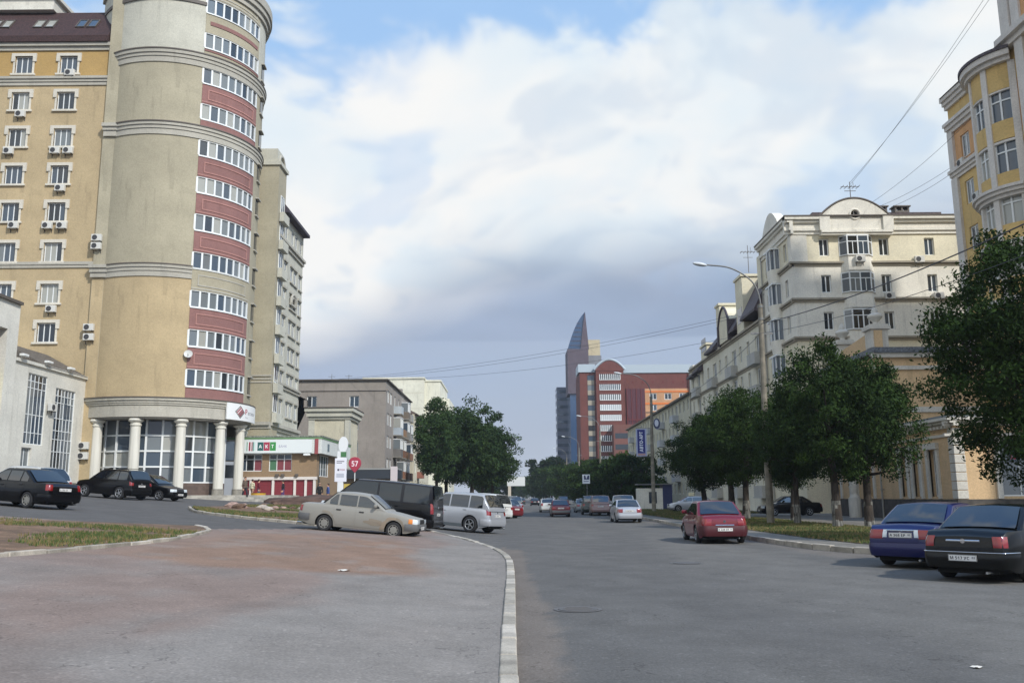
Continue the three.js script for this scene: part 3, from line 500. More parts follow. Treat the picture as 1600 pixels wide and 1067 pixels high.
{
  const t = thing('shop_portal', 'tall white portal frame around a dark red front with a yellow sign', 'building', [0, 0, 0]);
  const X = -34.05, F = new Face(X, -47.2, 90);
  wall(t, F, 0, 12.6, 1.5, 15.0, [[-0.0 + 0.2, 1.6, 11.1, 11.5]], whiteW, 0.7);
  part('core', [bb(-44, X - 0.75, 1.5, 14.8, -59.8, -47.2)], mat('dark_red_panel', col(92, 62, 66), 0.7, { map: T.plaster }), t);
  strips(t, F, 0, 12.6, [[15.0, 15.2, 0.2]], coping);
  const sm = printed('yellow_sign_print', 1024, 512, (c, w, h) => { c.fillStyle = '#cdbb3c'; c.fillRect(0, 0, w, h); c.fillStyle = '#5a4a50'; c.font = 'bold 190px sans-serif'; c.fillText('МЕБЕЛЬ', 90, 180); c.fillStyle = '#e6e0a0'; c.fillText('САЛОН', 330, 330); c.fillStyle = '#3d5570'; c.fillRect(0, 390, w, 80); c.fillStyle = '#e8ecf0'; c.font = 'bold 60px sans-serif'; c.fillText('ОТКРЫТО', 560, 450); });
  const s = part('sign_board', [new THREE.BoxGeometry(9, 4.4, 0.12)], sm, t, true);
  F.put(s, 6.7, 8.0, -0.6);
}
// ---- plaza steps before the columns
{
  const m = mat('pale_concrete', col(188, 184, 174), 0.9, { map: T.concrete });
  const pts = [[-40, 62.5], [-24.5, 62.5], [-20.5, 66], [-18.6, 70], [-18.6, 77.9], [-40, 77.9]];
  const mk = (grow, y0, y1) => { const s = new THREE.Shape(pts.map(([x, d]) => new THREE.Vector2(x + (x > -30 ? grow : 0), d - (d < 72 ? grow : 0)))); return new THREE.ExtrudeGeometry(s, { depth: y1 - y0, bevelEnabled: false }).rotateX(-Math.PI / 2).translate(0, y0, 0); };
  const o = new THREE.Group(); o.name = 'plaza_steps'; o.userData = { kind: 'structure' }; scene.add(o);
  part('step', [mk(0.8, 1.1, 1.66)], m, o); part('step', [mk(0.4, 1.1, 1.81)], m, o); part('step', [mk(0, 1.1, 1.96)], m, o);
}
// ---- low bank pavilion with red garages below
{
  const t = thing('bank_pavilion', 'low brown pavilion with a white and green fascia over red shutters', 'building', [0, 0, 0]);
  const D = 78, X0 = -26, X1 = -17.2, F = new Face(X0, -D, 0), S = new Face(X1, -D, 90), brown = wallMat('plaster_brown', col(158, 134, 106)), W = X1 - X0, SD = 13.2;
  const wf = [[1.9, 4.05, 2.1, 1.5], [4.6, 4.05, 2.0, 1.5]], ws = [[1.0, 3.6, 4.2, 1.9]];
  wall(t, F, 0, W, 3.45, 7.0, wf, brown); wall(t, S, 0.4, SD, 1.2, 7.0, ws, brown);
  part('core', [bb(X0, X1 - 0.42, 1.2, 6.9, -D - 2.9, -D - 0.42), bb(-22.1, X1 - 0.42, 1.2, 6.9, -D - SD, -D - 2.9)], brown, t);
  const rp = mat('window_red_print', col(128, 66, 72), 0.3), gp = mat('window_green_print', col(78, 118, 88), 0.3);
  wf.forEach((h, i) => { const w = addWindow(t, F, ...h, 3, 2, { split: [0.7], tones: [0, 1, 4] }, -0.12); const ps = w.children.filter((c) => c.name === 'pane'); ps[4].material = rp; if (i) { ps[0].material = gp; ps[2].material = rp; } });
  addWindow(t, S, ...ws[0], 4, 1, { tones: [2, 3, 1] }, -0.12);
  // fascia
  const fas = wallMat('fascia_white', col(222, 226, 222)), grn = mat('fascia_green', col(112, 152, 104), 0.5);
  part('fascia', [bb(X0, X1 + 0.5, 5.55, 6.82, -D - 0.4, -D + 0.5), bb(X1 - 0.1, X1 + 0.5, 5.55, 6.82, -D - SD, -D - 0.4)], fas, t);
  part('fascia_cap', [bb(X0, X1 + 0.54, 6.82, 6.96, -D - SD, -D + 0.54)], grn, t); part('roof', [bb(X0, X1 + 0.58, 6.96, 7.1, -D - SD, -D + 0.58)], mat('roof_grey_green', col(150, 156, 142), 0.7, { map: T.roof }), t);
  const sm = printed('bank_sign_print', 2048, 320, (c, w, h) => {
    c.fillStyle = '#dfe4e2'; c.fillRect(0, 0, w, h);
    [['#86a892', 30], ['#ffffff', 14], ['#963a48', 44], ['#f0e0e0', 14], ['#963a48', 24], ['#5f8a80', 30], ['#c7e0d8', 30]].reduce((x, [q, ww]) => { c.fillStyle = q; c.fillRect(x, 50, ww, 220); return x + ww + 5; }, 445);
    [['#2f5f5c', 'А'], ['#a83c52', 'К'], ['#3c8f48', 'Т']].forEach(([q, l], i) => { const x = 715 + i * 152; c.fillStyle = q; c.fillRect(x, 55, 146, 210); c.fillStyle = '#e8eee8'; c.font = 'bold 120px sans-serif'; c.fillText(l, x + 30, 202); });
    c.fillStyle = '#8d8aa6'; c.font = '84px sans-serif'; c.fillText('БАНК', 1230, 190);
  });
  const sb = part('sign_board', [new THREE.BoxGeometry(7.3, 1.14, 0.05)], sm, t, true); sb.position.set(-21.2, 6.18, -D + 0.53);
  const pil = part('fascia_post', [bb(X1 - 0.1, X1 + 0.2, 5.5, 6.82, -D + 0.5, -D + 0.56)], mat('post_red', col(150, 76, 76), 0.5), t);
  const sq = part('logo', [bb(X1 + 0.5, X1 + 0.54, 5.85, 6.5, -D - 2.6, -D - 1.9)], mat('logo_grey', col(110, 122, 128), 0.5), t);
  // red shutters between white posts
  const red = mat('shutter_red', col(138, 50, 60), 0.55, { map: T.plaster }), wp = mat('post_white', col(216, 208, 200), 0.6);
  const xs = [-23.6, -22.9, -20.95, -19.05, -17.35]; part('beam', [bb(-24, X1 + 0.05, 3.3, 3.55, -D - 0.2, -D + 0.14)], wp, t);
  for (let i = 0; i < xs.length - 1; i++) { const a = xs[i], b = xs[i + 1]; part('shutter', [bb(a, b, 1.2, 3.3, -D - 0.3, -D - 0.04), ...Array.from({ length: 9 }, (_, k) => bb(a + 0.12, b - 0.12, 1.4 + k * 0.21, 1.42 + k * 0.21 + 0.12, -D - 0.05, -D - 0.02))], red, t); }
  for (const x of [-22.9, -20.95, -19.05, -18.1, -17.35]) part('post', [bb(x - 0.1, x + 0.1, 1.2, 3.3, -D - 0.2, -D + 0.1)], wp, t);
  part('lamp', [rb(0.6, 0.2, 0.4, 0.06, -18.0, 5.45, -D + 0.35)], white, t);
  for (const x of [-20.6, -20.1, -18.9]) part('floodlight', [rb(0.3, 0.26, 0.22, 0.05, x, 3.68, -D + 0.2)], coping, t);
}
// ---- blank cream block behind the pavilion
{
  const t = thing('stair_block', 'blank cream block with a moulded top behind the bank pavilion', 'building', [0, 0, 0]);
  part('wall', [bb(-23, -18.6, 1, 11.0, -106, -100)], cream, t); part('cornice', [bb(-23.1, -18.4, 10.5, 10.8, -106.2, -99.8), bb(-23.3, -18.2, 10.8, 11.35, -106.4, -99.6), bb(-23.5, -18.0, 11.35, 11.75, -106.6, -99.4)], palecream, t); part('coping', [bb(-23.55, -17.95, 11.75, 11.85, -106.7, -99.3)], coping, t);
  part('pilaster', [bb(-23.1, -22.4, 1, 10.5, -101, -99.9), bb(-19.0, -18.5, 1, 10.5, -101, -99.9)], palecream, t);
}
// ---- grey five-storey block
{
  const t = thing('apartment_block', 'grey five-storey block with plain end wall and cluttered balconies', 'building', [0, 0, 0]);
  const D = 118, X0 = -33, X1 = -17, F = new Face(X0, -D, 0), S = new Face(X1, -D, 90), gm = wallMat('plaster_grey', col(158, 150, 142)), H0 = 0.8, H1 = 17.3, SD = 29;
  const hf = []; for (const x of [-27.6, -21.9]) for (let k = 0; k < 4; k++) if (!(x < -25 && k < 3)) hf.push([x - X0, 4.2 + 3.05 * k + 0.35, 1.3, 1.5]);
  hf.push([5, 13.7, 0.5, 1.0], [3.8, 13.7, 0.5, 1.0]);
  wall(t, F, 0, X1 - X0, H0, H1, hf, gm); for (const h of hf) addWindow(t, F, ...h, h[2] > 1 ? 2 : 1, 1, { t: 0.1 }, -0.15);
  const hs = []; for (let k = 0; k < 5; k++) for (const u of [1.6, 4.2, 8.5, 12.6, 17, 21.5, 25.5]) hs.push([u, 2.3 + 3.05 * k, u === 1.6 || u === 4.2 ? 1.9 : 1.4, 1.6]);
  wall(t, S, 0.4, SD, H0, H1, hs, gm); for (const h of hs) addWindow(t, S, ...h, 2, 1, { t: 0.1, tones: [0, 1, 2, 3, 3] }, -0.12);
  part('core', [bb(X0, X1 - 0.42, H0, H1 - 0.1, -D - SD, -D - 0.42)], gm, t);
  strips(t, F, -0.2, X1 - X0 + 0.3, [[15.9, 16.1, 0.12]], gm); part('parapet', [bb(X0, X1 + 0.3, H1, H1 + 0.16, -D - SD, -D + 0.3)], coping, t);
  const bc = [[0, 3, 176, 186, 194], [1, 3, 150, 120, 92], [2, 3, 130, 126, 118], [3, 2, 140, 100, 78], [0, 2, 120, 116, 112], [1, 2, 128, 92, 70], [0, 1, 96, 92, 92], [1, 1, 146, 104, 80], [2, 1, 120, 90, 70], [0, 4, 188, 196, 200], [2, 4, 120, 110, 98], [3, 1, 110, 84, 66], [3, 3, 150, 150, 150], [2, 2, 150, 116, 88], [3, 4, 160, 160, 156]];
  for (const [i, k, r, g, b] of bc) { const u = [8.0, 12.2, 16.6, 21.1][i], v = 1.35 + 3.05 * k, m = mat('balcony_' + i + k, col(r, g, b), 0.8, { map: T.plaster }); const B = new THREE.Group(); B.name = 'balcony'; t.add(B); S.put(B, u, v, 0); part('slab', [bb(-0.1, 2.5, -0.14, 0, 0, 1.15)], concreteM, B); part('front', [bb(0, 2.4, 0, 1.05, 1.05, 1.12), bb(0, 0.06, 0, 1.05, 0, 1.05), bb(2.34, 2.4, 0, 1.05, 0, 1.05)], m, B); if ((i + k) % 3 !== 1) { part('glazing', [bb(0.05, 2.35, 1.08, 2.4, 1.0, 1.04), bb(0.02, 0.06, 1.08, 2.4, 0, 1.0)], GL[(i + k) % 4], B); part('frame', [bb(0, 0.08, 1.05, 2.5, 1.0, 1.1), bb(0.8, 0.86, 1.05, 2.5, 1.0, 1.1), bb(1.6, 1.66, 1.05, 2.5, 1.0, 1.1), bb(2.32, 2.4, 1.05, 2.5, 1.0, 1.1), bb(0, 2.4, 2.42, 2.52, 0, 1.12)], white, B); } }
  for (const [x, z, h] of [[-31.2, 4, 2.6], [-30.2, 4, 1.9], [-26, 8, 2], [-22.6, 3, 1.2]]) part('antenna', [cyl(0.03, 0.03, h, x, H1, -D - z, 6), bb(x - 0.5, x + 0.5, H1 + h * 0.8, H1 + h * 0.8 + 0.04, -D - z, -D - z + 0.04)], coping, t);
  part('chimney', [bb(-18.6, -17.8, H1, H1 + 1.7, -D - 24.5, -D - 23.6)], gm, t);
}
{
  const t = thing('townhouse', 'pale yellow house with a hipped roof beyond the grey block', 'building', [0, 0, 0]);
  const D = 149, X = -16.6, S = new Face(X, -D, 90), SD = 26, hs = []; for (let k = 0; k < 4; k++) for (const u of [2, 6, 10, 14, 18, 22]) hs.push([u, 2.6 + 3.3 * k, 1.6, 1.9]);
  wall(t, S, 0, SD, 0.8, 15.6, hs, cream); for (const h of hs) addWindow(t, S, ...h, 2, 1, { t: 0.1, tones: [1, 2, 3, 3] }, -0.15); part('core', [bb(-30, X - 0.42, 0.8, 15.5, -D - SD, -D)], cream, t);
  const rs = new THREE.Shape([[0.6, 15.6], [-5, 18.6], [-13, 18.6], [-13, 15.6]].map((q) => new THREE.Vector2(...q))); part('roof', [new THREE.ExtrudeGeometry(rs, { depth: SD, bevelEnabled: false }).translate(X, 0, -D - SD)], mat('roof_brown', col(120, 104, 96), 0.8, { map: T.roof }), t);
  for (let k = 0; k < 3; k++) part('balcony', [S && bb(X, X + 1, 5 + 3.3 * k, 6.1 + 3.3 * k, -D - 7.6, -D - 5)], wallMat('balcony_brick', col(150, 100, 84)), t);
}
{
  const t = thing('apartment_slab', 'plain white high apartment slab rising behind the grey block', 'building', [0, 0, 0]);
  const w = wallMat('slab_white', col(232, 230, 212)); part('wall', [bb(-34, -20.2, 1, 28.4, -222, -200)], w, t); part('wall', [bb(-20.2, -16.6, 1, 28.0, -224, -202)], w, t); part('parapet', [bb(-34.2, -20, 28.4, 28.8, -222.2, -199.8), bb(-20.2, -16.4, 28.0, 28.4, -224, -201.8)], w, t); part('wall', [bb(-16.6, -14.8, 1, 24.5, -224, -206)], w, t);
  for (const x of [-28, -22.5]) part('vent', [bb(x, x + 0.8, 28.8, 29.6, -210, -209)], coping, t);
  part('panel_joint', [bb(-34.02, -20.18, 25.2, 25.28, -200.04, -199.99), bb(-34.02, -20.18, 21.6, 21.68, -200.04, -199.99), bb(-34.02, -20.18, 18.0, 18.08, -200.04, -199.99), bb(-27.4, -27.32, 1, 28.3, -200.05, -199.99)], cream, t);
}
// ---- kiosk, totem and round red sign by the pavilion
{
  const k = thing('kiosk', 'small kiosk with a navy roof and a yellow front behind the black van', 'kiosk', [-15.6, G(-15.6, 92), -92]);
  part('wall', [bb(-3.4, 3.4, 0, 2.4, -2.2, 1.2)], wallMat('kiosk_wall', col(150, 140, 124)), k); part('front', [bb(-2.0, 3.2, 0.6, 1.9, 1.2, 1.26)], mat('kiosk_yellow', col(204, 186, 96), 0.6), k); part('roof', [bb(-2.4, 3.8, 2.4, 3.3, -2.4, 1.7)], mat('kiosk_navy', col(52, 58, 66), 0.5), k); part('roof_trim', [bb(-2.45, 3.85, 3.3, 3.45, -2.45, 1.75)], mat('kiosk_trim', col(150, 152, 150), 0.5), k); part('side_sign', [bb(3.2, 3.9, 1.6, 3.6, 1.7, 1.82)], mat('kiosk_sign', col(206, 196, 196), 0.5), k);
}
aircon([-17.3, 3.1 + 1.25, -92 + 2.0], 0, 'white air conditioner unit hung beside the kiosk roof', undefined);
{
  const t = thing('totem_sign', 'white totem sign with an oval head and a green square', 'sign', [-14.7, G(-14.7, 76), -76]);
  const wm = mat('totem_white', col(226, 228, 228), 0.5); part('post', [rb(0.5, 2.4, 0.24, 0.04, 0, 1.2, 0)], wm, t);
  part('board', [rb(1.0, 2.0, 0.26, 0.04, 0, 2.9, 0)], printed('totem_print', 256, 512, (c, w, h) => { c.fillStyle = '#e4e4ea'; c.fillRect(0, 0, w, h); c.fillStyle = '#55505e'; c.fillRect(40, 60, 170, 18); c.fillRect(40, 96, 120, 14); c.fillRect(60, 230, 44, 44); c.fillStyle = '#9a6070'; c.font = 'bold 56px sans-serif'; c.fillText('ТОН', 112, 272); c.fillStyle = '#b9bcc6'; c.fillRect(40, 330, 170, 90); }), t, true);
  part('head', [new THREE.CylinderGeometry(0.55, 0.55, 0.24, 24).rotateX(Math.PI / 2).scale(0.72, 1.25, 1).translate(0.18, 5.05, 0)], wm, t); part('green_square', [bb(0, 0.44, 4.0, 4.44, -0.08, 0.13)], mat('totem_green', col(74, 122, 78), 0.5), t); part('neck', [bb(-0.3, 0.4, 3.9, 4.5, -0.1, 0.1)], wm, t);
}
{
  const t = thing('round_sign', 'red balloon-shaped sign with white figures on a thin post', 'sign', [-14.2, G(-14.2, 80), -80]);
  part('post', [cyl(0.05, 0.05, 3.2, 0, 0, 0, 8)], white, t); const s = new THREE.Shape(); s.moveTo(0, -0.75); s.bezierCurveTo(-0.25, -0.45, -0.62, -0.2, -0.6, 0.15); s.bezierCurveTo(-0.58, 0.6, -0.3, 0.75, 0, 0.75); s.bezierCurveTo(0.3, 0.75, 0.58, 0.6, 0.6, 0.15); s.bezierCurveTo(0.62, -0.2, 0.25, -0.45, 0, -0.75);
  const g = new THREE.ExtrudeGeometry(s, { depth: 0.14, bevelEnabled: true, bevelSize: 0.03, bevelThickness: 0.03, bevelSegments: 2 }); const p = g.attributes.position, u = g.attributes.uv; for (let i = 0; i < p.count; i++) u.setXY(i, (p.getX(i) + 0.65) / 1.3, (p.getY(i) + 0.8) / 1.6);
  const b = part('board', [g], printed('round_print', 256, 256, (c, w, h) => { c.fillStyle = '#a83a4c'; c.fillRect(0, 0, w, h); c.fillStyle = '#f2dfe2'; c.font = 'bold 120px sans-serif'; c.fillText('57', 62, 152); }), t, true); b.position.y = 3.9; t.scale.setScalar(0.9);
}
// ================================================================ right side
const creamR = wallMat('plaster_cream_right', col(238, 230, 204)), whiteR = wallMat('plaster_white_right', col(240, 236, 224)), greyTrim = wallMat('grey_trim', col(170, 162, 146)), lilac = mat('roof_lilac', col(96, 86, 92), 0.7, { map: T.roof });
// ---- cream corner building with a round pediment
{
  const t = thing('corner_apartment_house', 'cream and white corner apartment house with a round-topped pediment', 'building', [0, 0, 0]);
  const D = 74, X = 24.3, X1 = 41, F = new Face(X, -D, 0), SD = 9.2, S = new Face(X, -D - SD, -90);      // S: u grows towards the camera
  const bots = [2.4, 5.75, 9.0, 12.25, 15.5, 18.75, 22.0], us = [2.4, 7.6, 11.55], ww = 0.85, hh = 1.55;
  const bay = [4.25, 6.85];
  const band = (v0, v1, m) => { wall(t, F, 0, X1 - X, v0, v1, bots.flatMap((v) => us.map((u) => [u, v, ww, hh])).filter((h) => h[1] > v0 && h[1] < v1), m); wall(t, S, 0, SD - 0.4, v0, v1, bots.flatMap((v) => [[1.3, v, 0.8, 1.55], [6.9, v, 0.8, 1.55]]).filter((h) => h[1] > v0 && h[1] < v1), m); };
  band(0.1, 14.7, creamR); band(14.7, 18.05, whiteR); band(18.05, 21.3, whiteR); band(21.3, 24.2, creamR);
  part('core', [bb(X + 0.42, X1, 0.1, 25.2, -D - SD - 3, -D - 0.42)], creamR, t);
  part('quoin', [bb(X - 0.06, X + 1.35, 21.36, 24.2, -D - 0.8, -D + 0.06)], whiteR, t);
  for (const v of bots) { us.forEach((u) => addWindow(t, F, u, v, ww, hh, 2, 1, { t: 0.09, tones: [0, 0, 4, 1] }, -0.2)); [1.3, 6.9].forEach((u) => addWindow(t, S, u, v, 0.8, 1.55, 2, 1, { t: 0.09, tones: [0, 0, 4] }, -0.2)); }
  for (const y of [14.55, 17.9, 21.1]) { strips(t, F, -0.3, X1 - X, [[y, y + 0.2, 0.1], [y + 0.2, y + 0.36, 0.26]], greyTrim); strips(t, S, 0, SD + 0.1, [[y, y + 0.2, 0.1], [y + 0.2, y + 0.36, 0.26]], greyTrim); }
  const crown = [[23.9, 24.2, 0.12], [24.2, 24.45, 0.25], [24.45, 24.9, 0.2], [24.9, 25.15, 0.4], [25.15, 25.4, 0.6]];
  strips(t, F, -0.6, 2.6, crown, whiteR); strips(t, F, 8.6, X1 - X, crown, whiteR); strips(t, S, 0, SD + 0.5, crown, whiteR);
  part('roof_edge', [bb(X - 0.66, X1, 25.4, 25.5, -D - SD, -D + 0.66)], coping, t);
  // pediment: segmental arch with a round window
  const arch = (w, y0, h) => { const s = new THREE.Shape(); s.moveTo(-w, 0); s.lineTo(w, 0); s.lineTo(w, y0); const n = 20; for (let i = 0; i <= n; i++) { const a = i / n, x = w * (1 - 2 * a); s.lineTo(x, y0 + h * (1 - Math.pow(x / w, 2))); } return s; };
  const ped = arch(3.0, 1.6, 1.55); ped.holes.push(new THREE.Path().absarc(0, 1.75, 0.36, 0, 6.2832, true));
  F.put(part('pediment', [new THREE.ExtrudeGeometry(ped, { depth: 0.9, bevelEnabled: false }).translate(0, 0, -0.45)], whiteR, t), 5.55, 23.85, 0);
  F.put(part('pediment_rim', [tube(Array.from({ length: 15 }, (_, i) => { const x = -3.05 + 6.1 * i / 14; return [x, 1.64 + 1.58 * (1 - Math.pow(x / 3.05, 2)), 0.42]; }), 0.1, 6, 40)], coping, t), 5.55, 23.85, 0);
  const ov = new THREE.Group(); ov.name = 'round_window'; F.put(ov, 5.55, 25.6, 0.44); t.add(ov); part('frame', [new THREE.TorusGeometry(0.44, 0.1, 8, 24)], whiteR, ov); part('pane', [new THREE.CylinderGeometry(0.38, 0.38, 0.04, 24).rotateX(Math.PI / 2).translate(0, 0, -0.3)], GL[4], ov); part('glazing_bar', [bb(-0.36, 0.36, -0.03, 0.03, -0.28, -0.2), bb(-0.03, 0.03, -0.36, 0.36, -0.29, -0.21)], white, ov);
  strips(t, F, 2.5, 8.7, [[23.75, 23.95, 0.5], [23.95, 24.15, 0.62]], whiteR);
  F.put(part('pediment_block', [bb(2.4, 3.3, 24.15, 25.4, -0.1, 0.62), bb(7.9, 8.8, 24.15, 25.4, -0.1, 0.62)], whiteR, t), 0, 0, 0);
  // canted bay with big windows
  for (const v of bots) {
    const B = new THREE.Group(); B.name = 'bay'; F.put(B, 4.15, v - 0.1, 0); t.add(B);
    const w = 2.8, n = 0.55; const s = new THREE.Shape([[0, 0], [w, 0], [w - 0.5, n], [0.5, n]].map((q) => new THREE.Vector2(...q)));
    part('parapet', [new THREE.ExtrudeGeometry(s, { depth: 1.4, bevelEnabled: false }).rotateX(Math.PI / 2).translate(0, 0, 0)], whiteR, B);
    part('sill', [new THREE.ExtrudeGeometry(s, { depth: 0.06, bevelEnabled: false }).scale(1.03, 1.12, 1).rotateX(Math.PI / 2).translate(-0.04, 0.03, 0)], greyTrim, B);
    const fr = [], bar = (x0, z0, x1, z1, y0, y1) => { const L = Math.hypot(x1 - x0, z1 - z0); return bx(L, y1 - y0, 0.07, 0, (y0 + y1) / 2, 0).rotateY(-Math.atan2(z1 - z0, x1 - x0)).translate((x0 + x1) / 2, 0, (z0 + z1) / 2); };
    const P = [[0, 0], [0.5, n], [1.4, n], [2.3, n], [2.8, 0]]; for (let i = 0; i < 4; i++) { const [a, b] = P[i], [c, d] = P[i + 1]; fr.push(bar(a, b, c, d, 0.04, 0.12), bar(a, b, c, d, 1.72, 1.82), bar(a, b, c, d, 1.2, 1.27)); } for (const [a, b] of P) fr.push(bx(0.1, 1.8, 0.1, a, 0.92, b)); fr.push(bx(0.06, 1.1, 0.08, 0.95, 0.65, n), bx(0.06, 1.1, 0.08, 1.85, 0.65, n));
    part('frame', fr, white, B);
    for (let i = 0; i < 4; i++) { const [a, b] = P[i], [c, d] = P[i + 1], L = Math.hypot(c - a, d - b); part('pane', [bx(L, 1.7, 0.03, 0, 0.95, 0).rotateY(-Math.atan2(d - b, c - a)).translate((a + c) / 2, 0, (b + d) / 2 - 0.01)], GL[[0, 1, 2, 0, 4][Math.floor(wr() * 5)]], B); }
    part('head', [new THREE.ExtrudeGeometry(s, { depth: 0.1, bevelEnabled: false }).rotateX(Math.PI / 2).translate(0, 1.93, 0)], whiteR, B);
  }
  // street-side bays
  for (const v of bots.slice(2)) { const B = new THREE.Group(); B.name = 'bay'; S.put(B, 3.4, v - 0.2, 0); t.add(B); part('parapet', [new THREE.CylinderGeometry(1.15, 0.95, 1.2, 20, 1, false).scale(1, 1, 0.75).translate(1.2, -0.6, 0)], whiteR, B); part('frame', Array.from({ length: 7 }, (_, i) => { const a = Math.PI * i / 6; return bx(0.09, 1.8, 0.09, 1.2 - 1.1 * Math.cos(a), 0.9, 0.8 * Math.sin(a)); }).concat([bb(0.08, 2.32, 1.8, 1.95, 0, 0.8)]), white, B); part('pane', [new THREE.CylinderGeometry(1.06, 1.06, 1.75, 20).scale(1, 1, 0.73).translate(1.2, 0.9, 0)], GL[1], B); }
  // street-side round gable and roof furniture
  S.put(part('pediment', [new THREE.ExtrudeGeometry(arch(2.4, 0.6, 1.5), { depth: 0.8, bevelEnabled: false }).translate(0, 0, -0.4)], whiteR, t), 4.6, 25.2, 0);
  part('roof', [bb(33.2, 38.4, 25.5, 26.4, -D - 6, -D - 1.6), bb(26.5, 33, 25.5, 26.1, -D - 7, -D - 0.5)], mat('roof_purple_grey', col(98, 84, 84), 0.8, { map: T.roof }), t);
  for (const [x, w] of [[33.6, 0.9], [35.4, 1.3]]) { const c = new THREE.Group(); c.name = 'chimney'; c.position.set(x, 26.0, -D - 3); t.add(c); part('stack', [bb(-w / 2, w / 2, 0, 0.9, -0.4, 0.4)], coping, c); part('cap', [bb(-w / 2 - 0.12, w / 2 + 0.12, 1.25, 1.36, -0.5, 0.5), bb(-w / 2, -w / 2 + 0.14, 0.9, 1.25, -0.4, 0.4), bb(w / 2 - 0.14, w / 2, 0.9, 1.25, -0.4, 0.4), bb(-0.08, 0.08, 0.9, 1.25, -0.4, 0.4)], coping, c); }
}
{
  const L = 'grey air conditioner unit on the cream corner apartment house', Gp = 'air conditioners on the corner house';
  for (const [x, y, n] of [[29.9, 21.2, 0.55], [35.2, 21.25, 0.02], [32.4, 18.05, 0.02], [36.6, 18.05, 0.02]]) aircon([x, y, -74 + n], 0, L, Gp);
}
function antenna(pos, h, label) { const t = thing('roof_antenna', label, 'antenna', pos); part('mast', [cyl(0.035, 0.03, h, 0, 0, 0, 6)], coping, t); part('aerial', [bb(-0.8, 0.8, h * 0.75, h * 0.75 + 0.04, -0.02, 0.02), ...[-0.7, -0.35, 0, 0.35, 0.7].map((x) => bb(x - 0.015, x + 0.015, h * 0.75 - 0.02, h * 0.75 + 0.02, -0.45, 0.45)), bb(-0.5, 0.5, h * 0.55, h * 0.55 + 0.04, -0.02, 0.02), bx(0.03, 0.5, 0.03, 0.3, h * 0.85, 0)], coping, t); return t; }
antenna([29.9, 26.9, -74.3], 1.9, 'thin roof aerial above the round pediment');
antenna([25.2, 24.9, -91], 3.0, 'thin roof aerial over the mansard terrace');
// rainwater pipes
for (const [x, z, y1, l] of [[24.18, -82.9, 24.6, 'grey rainwater pipe at the joint of the corner house and the mansard terrace'], [23.98, -118.6, 18, 'grey rainwater pipe at the joint of the two street terraces'], [23.85, -57.9, 10.7, 'grey rainwater pipe on the street side of the orange house']]) { const t = thing('rainwater_pipe', l, 'pipe', [x, 0.14, z]); part('pipe', [cyl(0.06, 0.06, y1 - 0.14, 0, 0, 0, 8)], mat('pipe_grey', col(150, 148, 142), 0.6), t); part('hopper', [cyl(0.07, 0.16, 0.3, 0, y1 - 0.3, 0, 8)], M.pipe_grey, t); for (let k = 1; k < 6; k++) part('clip', [bb(-0.09, 0.12, k * (y1 / 6), k * (y1 / 6) + 0.06, -0.09, 0.09)], M.pipe_grey, t); }
